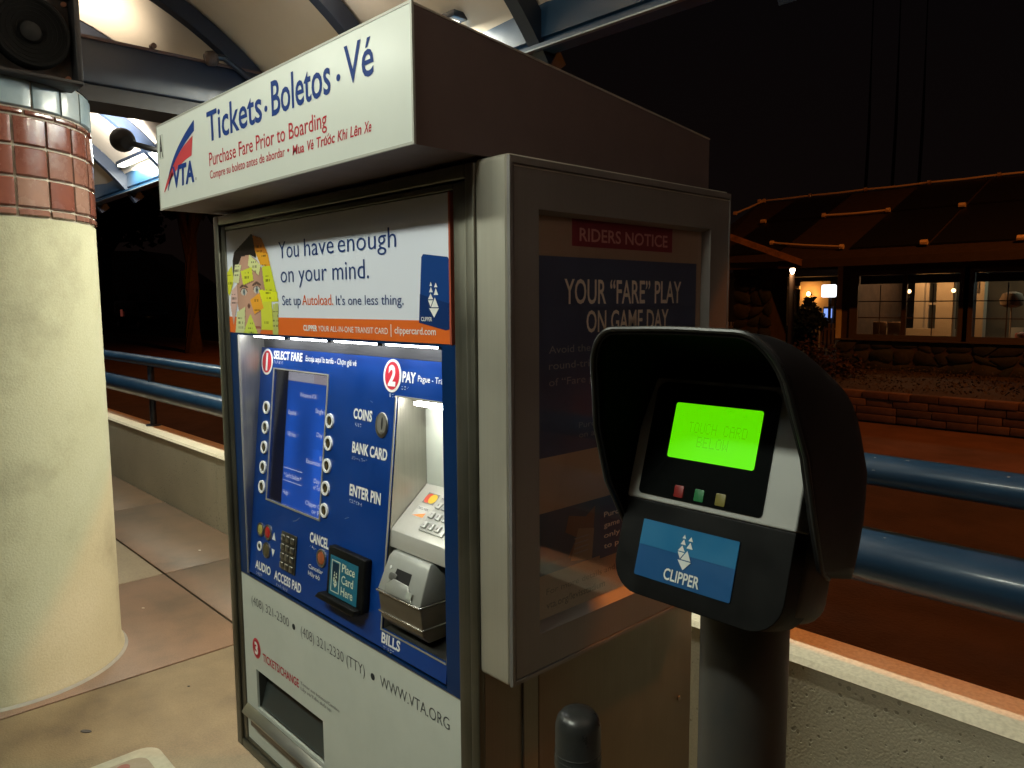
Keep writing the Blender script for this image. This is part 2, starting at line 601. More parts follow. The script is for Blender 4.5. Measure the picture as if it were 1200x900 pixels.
def clipper_logo(fr, cx, top, h, n, m, parent):
    """the sailing-ship mark made of triangles; h = overall height"""
    u = h / 100
    tri = [[(-16, 88), (-10, 100), (-4, 88)], [(5, 84), (13, 97), (21, 84)], [(-19, 70), (-10, 86), (-1, 70)],
           [(3, 62), (13, 81), (24, 62)], [(-24, 50), (-12, 67), (0, 67 - 17)], [(-24, 47), (-1, 47), (-13, 28)],
           [(-10, 27), (8, 55), (24, 27)], [(-20, 24), (26, 24), (3, -3)]]
    vs, fs = [], []
    for t in tri:
        k = len(vs)
        vs += [fr.p(cx + a * u, top - h + b * u, n) for a, b in t]
        fs.append((k, k + 1, k + 2))
    return mk('ship_logo', vs, fs, m, parent)


# ------------------------------------------------------------------ setting: ground, platform, road
sheet = mk('ground', [(-300, -300, -.10), (300, -300, -.10), (300, 300, -.10), (-300, 300, -.10)], [(0, 1, 2, 3)], EARTH, kind='structure')
road = mk('road', [(-120, 2.155, -.02), (40, 2.155, -.02), (40, 60, -.02), (-120, 60, -.02)], [(0, 1, 2, 3)], ASPHALT, kind='structure')
near_strip = mk('near_strip', [(-120, 2.156, -.016), (40, 2.156, -.016), (40, 6.9, -.016), (-120, 6.9, -.016)], [(0, 1, 2, 3)], mat('dark_near_strip', (.040, .023, .020), .95, noise=(2.2, (.022, .014, .013), .9, 9), bump=(50, .8, .01)), kind='structure')  # darker strip laid over the road nearest the wall
platform = box('platform', -14, 8, -5, 1.962, -.09, -.012, JOINT, kind='structure')
XS = [-14, -12.4, -10.8, -9.2, -7.6, -5.96, -4.335, -3.19, -1.55, .1, 1.7, 3.3, 4.9, 6.5, 8]
YS = [-5, -3.4, -1.8, -.2, 1.4, 1.96]
rnd = random.Random(3)
for i in range(len(XS) - 1):
    for j in range(len(YS) - 1):
        x0, x1, y0, y1 = XS[i] + .0055, XS[i + 1] - .0055, YS[j] + .0055, YS[j + 1] - .0055
        if XS[i] < -3.3:
            m_ = SLABG if (i == 5 and j == 3) or (i, j) in ((2, 4), (1, 2)) else SLABP
        else:
            m_ = SLABT
            if YS[j] == 1.4:
                continue
            if j == 3:
                y1 = YS[5] - .003
        box('paving_slab', x0, x1, y0, y1, -.012, rnd.uniform(-.0012, 0), m_, platform, bv=.003, seg=1)

# flush cover near the machine
cov = thing('access_cover', 'round-cornered pale metal ground cover set in the tan paving before the ticket machine', 'ground cover', (-2.4, .5, 0))
FG = Fr((0, 0, 0), (1, 0, 0), (0, 1, 0))
COVM = mat('pale_cast_cover', (.27, .26, .19), .7, noise=(20, (.20, .19, .14), .8), bump=(80, .3, .001))
prism('rim', FG, rrect(-2.625, -2.10, .22, .785, .06, 6), .0005, .007, COVM, cov, bv=.002)
prism('lid', FG, rrect(-2.575, -2.15, .27, .735, .045, 6), .0072, .0105, mat('tan_lid', (.19, .155, .11), .7, noise=(18, (.15, .12, .08), .8)), cov, bv=.001)
prism('lifting_socket', FG, circ(-2.54, .66, .02, 18), .0107, .012, mat('rusty_red_socket', (.16, .05, .035), .6), cov)
# stains and litter flat on the slabs
for x, y, r, q, dark, lb in ((-2.881, .637, .022, .4, 1, 'largest dark spot of old gum on the tan paving by the column'), (-2.95, 1.02, .006, .6, 1, 'tiny dark fleck on the tan paving between column and machine'),
                             (-3.9, 1.15, .008, .5, 0, 'tiny pale fleck on the terracotta slab close behind the column'), (-4.6, 1.7, .009, .5, 0, 'tiny pale fleck on the slab at the foot of the low wall')):
    tag(prism('chewing_gum', Fr((x, y, 0), (.8, .6, 0), (-.6, .8, 0)), circ(0, 0, r, 10, r * q), .0002, .0016, mat('old_gum', (.035, .033, .03), .8) if dark else mat('pale_litter', (.5, .47, .4), .8)), lb, 'gum spot')

# ------------------------------------------------------------------ parapet wall
wall = thing('parapet_wall', 'low pitted concrete wall with a pale smooth top behind the ticket machine', 'wall', (-3, 2.06, 0))
FX = Fr((0, 0, 0), (0, 1, 0), (0, 0, 1))          # profile frame: a=Y, b=Z, n=+X


def profile_bar(name, pts, x0, x1, m, parent):
    k = len(pts)
    vs = [(x0, a, b) for a, b in pts] + [(x1, a, b) for a, b in pts]
    fs = [tuple(range(k)), tuple(range(k, 2 * k))] + [(i, (i + 1) % k, k + (i + 1) % k, k + i) for i in range(k)]
    return mk(name, vs, fs, m, parent)


prof = [(1.963, -.08), (2.155, -.08), (2.155, .497), (2.149, .503), (1.975, .503), (1.963, .493)]
for (x0, x1) in ((-14, -9.2), (-9.193, -4.955), (-4.948, .2), (.207, 5.2), (5.207, 8)):
    profile_bar('wall_section', prof, x0, x1, CONC, wall)
PTOP = concrete_mat('pale_trowelled_wall_top', (.78, .73, .56), (.68, .62, .46), False, 3.0)
for (x0, x1) in ((-14, -9.2), (-9.193, -4.955), (-4.948, .2), (.207, 5.2), (5.207, 8)):
    profile_bar('cap', [(1.9615, .4915), (1.975, .5045), (2.150, .5045), (2.1505, .508), (1.973, .508), (1.959, .494)], x0, x1, PTOP, wall)

# ------------------------------------------------------------------ handrail
rail = thing('handrail', 'blue two-pipe steel railing standing on the low concrete wall', 'railing', (-3, 2.10, .508))
RY = 2.10
for (z, r, nm) in ((1.043, .043, 'upper_pipe'), (.803, .076, 'lower_pipe')):
    for (x0, x1) in ((-14, -5.405), (-5.40, .6), (.605, 8)):
        tube(nm, [(x0 + .003 * i, RY, z) if i < 2 else (x1, RY, z) for i in range(3)], r, BLUESTEEL, rail, k=28)
    for xj in (-5.4025, .6025):
        tube('joint_sleeve', [(xj - .012, RY, z), (xj + .012, RY, z)], r * .985, NAVYSTEEL, rail, k=24)
p0 = None
for x in (-11.75, -9.15, -6.55, -3.95, -1.35, 1.25, 3.85, 6.45):
    if p0 is None:
        p0 = lathe('post', [(.0, .509), (.06, .509), (.06, .519), (.026, .521), (.026, 1.03)], NAVYSTEEL, rail, (-11.75, RY), 18)
    else:
        c = clone(p0, (x + 11.75, 0, 0))
        c.parent = rail

CHIP = mat('bare_metal_chip', (.24, .27, .29), .6)
rnd = random.Random(77)
for (x, ang, r_, z) in ((-5.02, 60, .043, 1.043), (-.78, 62, .043, 1.043), (-.775, 10, .043, 1.043), (-.70, 70, .043, 1.043), (-.47, 58, .043, 1.043), (-.74, 64, .076, .803)):
    a = rad(ang)
    n_ = Vector((0, -math.cos(a), math.sin(a)))
    fr0 = Fr(Vector((x, RY, z)) + n_ * (r_ - .0004), (1, 0, 0), n_.cross(Vector((1, 0, 0))))
    prism('paint_chip', fr0, [(rnd.uniform(.3, 1) * .006 * math.cos(t), rnd.uniform(.2, 1) * .0026 * math.sin(t)) for t in [i * PI / 4 for i in range(8)]], 0, .0006, CHIP, rail)

# ------------------------------------------------------------------ column
CX, CY, CR = -3.68, .547, .4245
colm = thing('platform_column', 'thick cream stucco column with a band of red and pale blue tiles at its top', 'column', (CX, CY, 0))
lathe('shaft', [(CR + .012, 0), (CR + .01, .02), (CR, .035), (CR, 1.822), (CR - .012, 1.826), (0, 1.826)], STUCCO, colm, (CX, CY), 72)
lathe('base_sealant', [(CR + .024, .0), (CR + .018, .006), (CR + .008, .010)], mat('grey_sealant', (.17, .18, .17), .8, noise=(6, (.26, .25, .2), .9)), colm, (CX, CY), 64)
lathe('grout_core', [(CR - .006, 1.824), (CR - .006, 2.345), (0, 2.345)], GROUT, colm, (CX, CY), 64)
RT = [mat('red_glazed_tile', (.17, .06, .042), .24, coat=.5, noise=(16, (.14, .045, .032), .9), bump=(25, .25, .002)),
      mat('brown_red_glazed_tile', (.20, .095, .07), .25, coat=.5, noise=(16, (.16, .07, .052), .9), bump=(25, .25, .002)),
      mat('pinkish_glazed_tile', (.26, .15, .115), .25, coat=.5, noise=(16, (.21, .12, .09), .9), bump=(25, .25, .002))]
BT = [mat('pale_blue_glazed_tile', (.24, .31, .35), .40, coat=.15, noise=(14, (.19, .26, .30), .9), bump=(25, .25, .002)),
      mat('lighter_blue_glazed_tile', (.33, .38, .40), .40, coat=.15, noise=(14, (.26, .32, .35), .9), bump=(25, .25, .002))]


def tile_mesh(z0, z1, half, m):
    vs, fs = [], []
    n = 6
    for i in range(n + 1):
        t = -half + 2 * half * i / n
        e = .004 if i in (0, n) else 0
        for r, z in ((CR - .005, z0), (CR + .002 - e, z0 + .002), (CR + .006 - e, z0 + .006), (CR + .006 - e, z1 - .006), (CR + .002 - e, z1 - .002), (CR - .005, z1)):
            vs.append((CX + r * math.cos(t), CY + r * math.sin(t), z))
    for i in range(n):
        for q in range(5):
            fs.append((i * 6 + q, i * 6 + q + 1, (i + 1) * 6 + q + 1, (i + 1) * 6 + q))
    fs += [tuple(range(6)), tuple(range(n * 6, n * 6 + 6))]
    return mk('tile', vs, fs, m, colm, smooth=True)


NT = 22
rows = [(1.829, 1.856, 0, 'r'), (1.862, 1.966, 0, 'r'), (1.973, 2.078, 0, 'r'), (2.085, 2.186, 0, 'r'), (2.192, 2.212, .35, 'r'), (2.218, 2.338, .62, 'b')]
rnd = random.Random(11)
for (z0, z1, off, kd) in rows:
    protos = {}
    for k in range(NT):
        a = rad(9.9) + (k + .5 + off) * 2 * PI / NT
        pool = RT if kd == 'r' else BT
        mi = rnd.choice([0, 0, 1, 1, 2]) if kd == 'r' else rnd.choice([0, 1, 0])
        key = mi
        if key not in protos:
            protos[key] = tile_mesh(z0, z1, PI / NT - .0125, pool[mi])
            protos[key].rotation_euler.z = a
        else:
            c = clone(protos[key], rz=a)
            c.parent = colm
lathe('steel_collar', [(CR + .001, 2.345), (CR - .022, 2.352), (CR - .028, 2.36), (CR - .028, 3.3)], NAVYSTEEL, colm, (CX, CY), 64)

# loudspeaker on the column
spk = thing('loudspeaker', 'round loudspeaker in a square black recess at the top of the tiled column', 'loudspeaker', (-3.24, .66, 2.3))
SPR = (-math.sin(rad(2)), math.cos(rad(2)), 0)
FS = Fr((-3.205, .695, 2.478), SPR, (0, 0, 1))
SPM = mat('speaker_housing', (.012, .012, .014), .5, spec=.2, noise=(20, (.016, .014, .014), .7))
for (a0, a1, b0, b1) in ((-.155, .155, .145, .165), (-.155, .155, -.164, -.15), (-.155, -.135, -.15, .145), (.135, .155, -.15, .145)):
    plate('housing_side', FS, a0, a1, b0, b1, -.14, SPM, spk, t=.15, bv=.003)
plate('back_plate', FS, -.134, .134, -.149, .144, -.06, mat('speaker_baffle', (.016, .014, .013), .8, noise=(40, (.05, .025, .015), .9)), spk, t=.004)
CONE = mat('speaker_cone', (.004, .004, .004), 1, spec=.08, bump=(200, .3, .001))
lathe('cone', [(.0, -.02), (.034, -.018), (.04, -.036), (.075, -.028), (.105, -.012), (.112, -.004), (.121, -.004), (.127, -.012), (.127, -.05)], CONE, spk, axis=(FS.p(0, 0, 0), FS.n), k=40)
lathe('dust_cap', [(0, -.006), (.018, -.008), (.033, -.0175)], mat('dust_cap_grey', (.010, .010, .010), .9, spec=.1), spk, axis=(FS.p(0, 0, 0), FS.n), k=24)
for r_ in (.05, .065, .08, .095, .108):
    lathe('grille_ring', [(r_ - .0015, -.004), (r_, -.0025), (r_ + .0015, -.004)], mat('grille_wire', (.004, .004, .004), .9, 0, .05), spk, axis=(FS.p(0, 0, 0), FS.n), k=36)
for a, b in ((-.12, .13), (.12, .13), (-.12, -.135), (.12, -.135)):
    prism('mounting_bolt', FS, circ(a, b, .009, 10), -.055, -.045, mat('rusty_bolt', (.28, .10, .05), .6), spk)

# ------------------------------------------------------------------ station canopy
can = thing('station_canopy', 'vaulted cream membrane canopy on navy steel ribs and blue edge beams over the platform', 'canopy', (CX, CY, 2.33))
VC, VZ, VR = .547, 1.263, 1.80
vs, fs = [], []
xsn = [-17.1 + i * .3 for i in range(71)]
AN = 28
for x in xsn:
    for j in range(AN + 1):
        t = rad(38) + rad(104) * j / AN
        s = .02 * math.sin((x + 3.55) / .85 * PI) ** 2      # the cloth sags slightly between ribs
        vs.append((x, VC + (VR - s) * math.cos(t), VZ + (VR - s) * math.sin(t)))
for i in range(len(xsn) - 1):
    for j in range(AN):
        fs.append((i * (AN + 1) + j, i * (AN + 1) + j + 1, (i + 1) * (AN + 1) + j + 1, (i + 1) * (AN + 1) + j))
mk('vault_membrane', vs, fs, CANVAS, can, smooth='all')


def rib_at(x):
    vs, fs = [], []
    for j in range(41):
        t = rad(36) + rad(108) * j / 40
        for r, dx in ((1.708, -.026), (1.708, .026), (1.785, .026), (1.785, -.026)):
            vs.append((x + dx, VC + r * math.cos(t), VZ + r * math.sin(t)))
    for j in range(40):
        for q in range(4):
            fs.append((j * 4 + q, j * 4 + (q + 1) % 4, (j + 1) * 4 + (q + 1) % 4, (j + 1) * 4 + q))
    return mk('rib', vs, fs, NAVYSTEEL, can, smooth=True)


r0 = rib_at(-3.57)
for i in (-15, -14, -13, -12, -11, -10, -9, -8, -7, -6, -5, -4, -3, -2, -1, 1, 2, 3, 4, 5, 6):
    c = clone(r0, (i * .86, 0, 0))
    c.parent = can
for sgn in (1, -1):
    yy = lambda v: VC + sgn * (v - VC)
    P = [(1.87, 2.375), (1.87, 2.60), (1.93, 2.60), (1.93, 2.335), (1.845, 2.335), (1.845, 2.347), (1.885, 2.352), (1.885, 2.372)]
    profile_bar('fascia_beam', [(yy(a), b) for a, b in P], -17.0, 4.0, BLUESTEEL, can)
    profile_bar('drip_edge', [(yy(a), b) for a, b in [(1.842, 2.330), (1.842, 2.3345), (1.86, 2.3345), (1.86, 2.330)]], -17.0, 4.0, mat('bare_galvanised_lip', (.30, .36, .40), .3, .7), can)
for x in (CX, CX + 6.2):
    box('cross_beam', x - .13, x + .13, -.72, 1.84, 2.42, 2.60, NAVYSTEEL, can, bv=.006)
    box('lower_flange', x - .11, x + .11, -.70, 1.82, 2.352, 2.418, mat('black_soffit_plate', (.01, .011, .014), .5), can)
box('beam_edge_trim', CX + .131, CX + .139, .9, 1.84, 2.594, 2.606, mat('rust_brown_trim', (.10, .055, .045), .6), can)
prism('knob_bolt', Fr((CX + .135, 1.22, 2.61), (0, 1, 0), (0, 0, 1)), circ(0, .006, .012, 10), -.01, .02, mat('rust_brown_trim', (.1, .05, .04)), can)

# floodlights clamped on the beams
FLM = mat('black_floodlight_housing', (.014, .014, .016), .5)
FLE = mat('lit_floodlight_lens', (.9, .9, .9), .4, emis=(1, .97, .9), estr=14)


def flood(loc, d, lab, stalk):
    t = thing('floodlight', lab, 'floodlight', loc, 'floodlights that wash the canopy vault')
    L = Vector(loc)
    D = Vector(d).normalized()
    lathe('housing', [(0, -.06), (.038, -.057), (.061, -.036), (.071, -.005), (.071, .018), (.065, .02)], FLM, t, axis=(L, D), k=28)
    lathe('lens', [(0, .015), (.065, .016)], FLE, t, axis=(L, D), k=24)
    tube('bracket', [L - D * .04, L - D * .05 + Vector((0, .06, -.01)), Vector(stalk)], .017, FLM, t, k=10)
    box('clamp', stalk[0] - .035, stalk[0] + .035, stalk[1] - .02, stalk[1] + .012, stalk[2] - .035, stalk[2] + .03, FLM, t, bv=.004)
    return t


flood((-5.0, 1.52, 2.49), (-1, -.12, .35), 'dark round floodlight seen from behind against the glowing end of the vault', (-4.98, 1.855, 2.43))
flood((-4.0, .93, 2.44), (-.3, -.1, 1), 'floodlight on the far side of the tiled column pointing up at the vault', (-3.86, 1.0, 2.44))
flood((-2.6, 1.50, 2.41), (.3, -.3, 1), 'floodlight hidden behind the Tickets sign pointing up at the vault', (-2.6, 1.855, 2.40))
flood((0.9, 1.50, 2.41), (0, -.3, 1), 'added fill floodlight, out of view over the right end of the platform, pointing up at the vault', (0.9, 1.855, 2.40))
# conduit clip where the rib meets the beam
cj = thing('cable_junction', 'small rusty junction box with a bent conduit at the foot of the vault rib', 'junction box', (CX + .13, 1.5, 2.61))
lathe('junction_box', [(0, -.03), (.02, -.03), (.032, -.018), (.034, .012), (.02, .028), (0, .03)], mat('rusty_brown_metal', (.09, .06, .05), .6, noise=(30, (.05, .035, .03), .8)), cj, axis=((CX + .15, 1.47, 2.615), (.2, 1, .2)), k=16)
tube('conduit', [(CX + .15, 1.49, 2.625), (CX + .15, 1.53, 2.628), (CX + .15, 1.60, 2.59), (CX + .15, 1.70, 2.53)], .014, NAVYSTEEL, cj, k=8)

# luminaire over the platform edge
for lx, lb in ((-1.0, 'rectangular lamp under the canopy edge in front of the ticket machine'), (-2.7, 'rectangular lamp added under the canopy edge to brighten the tiled column')):
    lum = thing('platform_luminaire', lb, 'lamp', (lx, -.5, 2.7), 'lamps along the canopy edge')
    box('housing', lx - .46, lx + .46, -.64, -.36, 2.665, 2.76, NAVYSTEEL, lum, bv=.01)
    box('diffuser', lx - .42, lx + .42, -.62, -.38, 2.656, 2.664, mat('lit_lamp_diffuser', (.9, .9, .85), .5, emis=PLAT, estr=6), lum)
    for x in (lx - .35, lx + .35):
        tube('hanger', [(x, -.5, 2.755), (x, -.5, 2.77), (x, -.5, 2.80)], .01, NAVYSTEEL, lum, k=8)

for ex_, lb in ((-8.4, 'leftmost strip lamp along the inside of the rear canopy beam, far beyond the column'), (-5.4, 'lit strip lamp on the rear canopy beam seen just right of the tiled column'), (-2.75, 'strip lamp on the rear canopy beam hidden behind the left half of the Tickets sign')):
    es = thing('edge_strip_lamp', lb, 'lamp', (ex_, 1.80, 2.5), 'strip lamps along the rear canopy beam')
    box('housing', ex_ - .60, ex_ + .60, 1.765, 1.835, 2.506, 2.530, NAVYSTEEL, es, bv=.004)
    box('diffuser', ex_ - .57, ex_ + .57, 1.770, 1.814, 2.490, 2.5055, mat('lit_edge_diffuser', (.9, .9, .85), .5, emis=EDGEC, estr=4), es)
# ------------------------------------------------------------------ TICKET MACHINE
XL, XR, YF, YB = -1.955, -.930, .80, 1.45
tm = thing('ticket_machine', 'tall steel ticket machine with a white sign on top and a blue lit control panel', 'ticket machine', (-1.44, 1.1, 0))
FM = Fr((0, YF, 0), (1, 0, 0), (0, 0, 1))       # a = world x, b = world z, n towards the camera side
box('plinth', -1.86, -1.02, .90, 1.40, .0, .298, mat('dark_plinth', (.04, .037, .03), .6), tm, bv=.004)
# cabinet shell: back box behind the door depth, sides
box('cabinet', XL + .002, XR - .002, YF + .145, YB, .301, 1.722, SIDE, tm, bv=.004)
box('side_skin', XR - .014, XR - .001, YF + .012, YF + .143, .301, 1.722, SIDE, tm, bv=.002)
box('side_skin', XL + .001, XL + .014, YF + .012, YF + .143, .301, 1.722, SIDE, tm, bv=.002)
box('seam_cover', XR - .001, XR + .0015, YF + .10, YF + .104, .31, .86, mat('seam_dark', (.05, .045, .035), .6), tm)
SCREW = mat('steel_screw', (.36, .34, .30), .35, .8)
for zz in (.36, .60, .84):
    for yy in (.93, 1.40):
        prism('rivet', Fr((XR - .002, yy, zz), (0, 1, 0), (0, 0, 1)), circ(0, 0, .006, 12), 0, .0025, SCREW, tm, bv=.001)
# outer door frame
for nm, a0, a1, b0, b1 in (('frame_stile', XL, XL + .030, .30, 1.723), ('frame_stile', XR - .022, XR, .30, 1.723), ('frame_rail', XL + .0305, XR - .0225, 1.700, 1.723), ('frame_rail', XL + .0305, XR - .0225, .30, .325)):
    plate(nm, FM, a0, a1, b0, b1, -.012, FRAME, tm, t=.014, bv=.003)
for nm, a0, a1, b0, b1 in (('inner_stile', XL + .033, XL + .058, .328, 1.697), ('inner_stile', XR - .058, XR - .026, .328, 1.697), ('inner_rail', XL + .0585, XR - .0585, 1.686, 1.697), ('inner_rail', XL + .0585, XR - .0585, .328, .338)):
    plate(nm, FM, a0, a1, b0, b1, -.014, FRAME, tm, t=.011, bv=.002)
plate('door_backing', FM, XL + .016, XR - .016, .302, .798, -.144, DARKIN, tm, t=.006)
# --- canopy sign box
canp = [(.672, 1.731), (.672, 1.929), (1.455, 1.847), (1.455, 1.731)]
top = profile_bar('roof_box', [(.676, 1.731), (.676, 1.9265), (1.455, 1.845), (1.455, 1.731)], -1.953, -.9165, CANOPYM, tm)
profile_bar('roof_edge_trim', [(.674, 1.9270), (.674, 1.9298), (1.456, 1.8482), (1.456, 1.8454)], -.9215, -.9155, mat('bright_edge', (.72, .68, .6), .35, .6), tm)
FSG = Fr((0, .672, 0), (1, 0, 0), (0, 0, 1))
sign = prism('sign_panel', FSG, rrect(-1.957, -.913, 1.731, 1.930, .006), -.004, .0, WHITEP, tm, bv=.0012)
rim = holed('sign_rim', FSG, -1.9575, -.9125, 1.7305, 1.9305, [(-1.9535, -.9165, 1.7345, 1.9265)], -.0035, .0007, mat('sign_rim_grey', (.42, .42, .38), .45, .3), tm)
plate('soffit_panel', Fr((0, 0, 1.7305), (1, 0, 0), (0, -1, 0)), -1.93, -.94, -.795, -.69, -.0018, mat('dark_soffit', (.13, .12, .10), .5, .3), tm, t=.001)
T = lambda *a, **k: text(*a, **k)
e = .0006
T('Tickets', FSG, -1.652, -1.392, 1.8465, .060, e, INKB, sign, bold=.012)
plate('bullet', FSG, -1.381, -1.369, 1.859, 1.870, e, INKB, sign, r=.0055, t=.0002)
T('Boletos', FSG, -1.352, -1.140, 1.8475, .060, e, INKB, sign, bold=.012)
plate('bullet', FSG, -1.121, -1.109, 1.860, 1.871, e, INKB, sign, r=.0055, t=.0002)
T('Vé', FSG, -1.096, -1.012, 1.850, .058, e, INKB, sign, bold=.010)
T('Purchase Fare Prior to Boarding', FSG, -1.648, -1.156, 1.7955, .0275, e, INKR, sign, bold=.004)
T('Compre su boleto antes de abordar', FSG, -1.648, -1.307, 1.769, .0165, e, INKR, sign, bold=.004)
T('•', FSG, -1.298, -1.290, 1.769, .016, e, INKR, sign)
for s_, a_, b_ in (('Mua', -1.278, -1.236), ('Vé', -1.227, -1.203), ('Truoc', -1.194, -1.133), ('Khi', -1.123, -1.094), ('Lên', -1.084, -1.052)) + (('Xe', -1.0435, -1.0235),):
    T(s_, FSG, a_, b_, 1.766, .0165, e, INKR, sign, bold=.012, slant=.15)
for a_, b_ in ((-1.1645, 1.7765), (-1.1490, 1.7765)):       # the horns of ư and ơ
    prism('diacritic', FSG, [(a_, b_), (a_ + .0035, b_ + .0005), (a_ + .0045, b_ + .0045), (a_ + .0028, b_ + .0045), (a_ + .0020, b_ + .0020), (a_, b_ + .0018)], e, e + .0001, INKR, sign)
prism('diacritic', FSG, [(-1.1550, 1.7790), (-1.1535, 1.7790), (-1.1495, 1.7835), (-1.1520, 1.7835)], e, e + .0001, INKR, sign)
plate('corner_sticker', FSG, -1.9465, -1.915, 1.850, 1.906, e, mat('clear_sticker', (.66, .70, .64), .25), sign, r=.003, t=.0002)
T('A', FSG, -1.942, -1.919, 1.856, .046, e + .0003, mat('sticker_black', (.008, .008, .008), .6), sign, bold=.045)
# swoosh logo


def swoosh(p_in, p_out, m, nm):
    n = len(p_in)
    vs = [FSG.p(a, b, e) for a, b in p_in] + [FSG.p(a, b, e) for a, b in p_out]
    mk(nm, vs, [(i, i + 1, n + i + 1, n + i) for i in range(n - 1)], m, sign)


def bez(p0, p1, p2, n=14):
    return [tuple((1 - t) ** 2 * p0[k] + 2 * t * (1 - t) * p1[k] + t * t * p2[k] for k in (0, 1)) for t in [i / n for i in range(n + 1)]]


swoosh(bez((-1.895, 1.800), (-1.852, 1.862), (-1.722, 1.905)), bez((-1.893, 1.797), (-1.835, 1.850), (-1.724, 1.882)), INKB, 'blue_swoosh')
swoosh(bez((-1.925, 1.772), (-1.860, 1.846), (-1.733, 1.873)), bez((-1.922, 1.770), (-1.836, 1.826), (-1.744, 1.832)), mat('swoosh_red', (.55, .05, .06), .4), 'red_swoosh')
swoosh(bez((-1.900, 1.772), (-1.893, 1.792), (-1.868, 1.812)), bez((-1.897, 1.772), (-1.885, 1.790), (-1.860, 1.806)), INKB, 'hull_line')
T('VTA', FSG, -1.868, -1.735, 1.7755, .044, e + .0002, INKB, sign, bold=.035, slant=.12)
T('®', FSG, -1.7295, -1.722, 1.776, .006, e, INKK, sign)

# --- advertisement
WA = (-1.6145, -1.5210, -1.4970, -1.3745, -1.3585, -1.1550)
ad = plate('advert_panel', FM, -1.921, -1.003, 1.4305, 1.684, -.012, ADBG, tm, t=.006)
FA = Fr((0, YF + .0058, 0), (1, 0, 0), (0, 0, 1))
plate('advert_edge_strip', FM, -1.0022, -.9975, 1.43, 1.685, -.012, mat('red_edge_strip', (.42, .09, .05), .4), tm, t=.008)
plate('orange_band', FA, -1.921, -1.003, 1.4308, 1.4705, 0, ORANGE, ad, t=.0002)
k = .0008
for s_, a_, b_ in (('You', WA[0], WA[1]), ('have', WA[2], WA[3]), ('enough', WA[4], WA[5])):
    T(s_, FA, a_, b_, 1.603, .037, k, INKN, ad, bold=-.004)
T('on your mind.', FA, -1.609, -1.247, 1.549, .037, k, INKN, ad, bold=-.004)
T('Set up', FA, -1.606, -1.520, 1.4985, .0215, k, INKN, ad)
T('Autoload.', FA, -1.513, -1.383, 1.4985, .0215, k, INKO, ad)
T('It\'s one less thing.', FA, -1.372, -1.136, 1.4985, .0185, k, INKN, ad)
T('CLIPPER', FA, -1.512, -1.452, 1.4435, .0115, k, INKW, ad, bold=.03)
T('YOUR ALL-IN-ONE TRANSIT CARD', FA, -1.448, -1.188, 1.4435, .0115, k, INKW, ad)
plate('divider_bar', FA, -1.1785, -1.1765, 1.439, 1.462, k, INKW, ad, t=.0001)
T('clippercard.com', FA, -1.166, -1.042, 1.4455, .0125, k, INKW, ad, bold=.006)
adc = prism('printed_card', FA, [(-1.090, 1.4665), (-1.014, 1.4545), (-1.0045, 1.4560), (-1.0035, 1.574), (-1.007, 1.578), (-1.0745, 1.586), (-1.080, 1.581)], .0003, .0006, ADCARD2, ad)
prism('card_lower_half', FA, [(-1.090, 1.4665), (-1.014, 1.4545), (-1.0045, 1.4560), (-1.0042, 1.500), (-1.086, 1.517)], .0007, .0008, ADCARD, adc)
clipper_logo(FA, -1.0475, 1.5375, .060, .001, INKW, adc)
T('CLIPPER', FA, -1.083, -1.052, 1.4695, .007, .001, INKW, adc, bold=.01)

# printed portrait covered in sticky notes (flat print: colours on a fine grid)
PRN = attr_mat('printed_photo', .4)


def inside(p, poly):
    x, y = p
    c = False
    j = len(poly) - 1
    for i in range(len(poly)):
        xi, yi = poly[i]
        xj, yj = poly[j]
        if (yi > y) != (yj > y) and x < (xj - xi) * (y - yi) / (yj - yi) + xi:
            c = not c
        j = i
    return c


def print_grid(name, fr, a0, a1, b0, b1, na, nb, n, fn, m, parent):
    """fn(a,b) -> rgb or None (left out)"""
    vs = [fr.p(a0 + (a1 - a0) * i / na, b0 + (b1 - b0) * j / nb, n) for j in range(nb + 1) for i in range(na + 1)]
    fs, cs = [], []
    for j in range(nb):
        for i in range(na):
            c = fn(a0 + (a1 - a0) * (i + .5) / na, b0 + (b1 - b0) * (j + .5) / nb)
            if c is None:
                continue
            fs.append((j * (na + 1) + i, j * (na + 1) + i + 1, (j + 1) * (na + 1) + i + 1, (j + 1) * (na + 1) + i))
            cs.append(c)
    L = base_of(parent)
    me = bpy.data.meshes.new(name)
    me.from_pydata([tuple(v - L) for v in vs], [], fs)
    at = me.color_attributes.new('print', 'FLOAT_COLOR', 'CORNER')
    buf = []
    for c in cs:
        buf += [c[0], c[1], c[2], 1.0] * 4
    at.data.foreach_set('color', buf)
    me.materials.append(m)
    o = bpy.data.objects.new(name, me)
    COL.objects.link(o)
    o.parent = parent
    return o


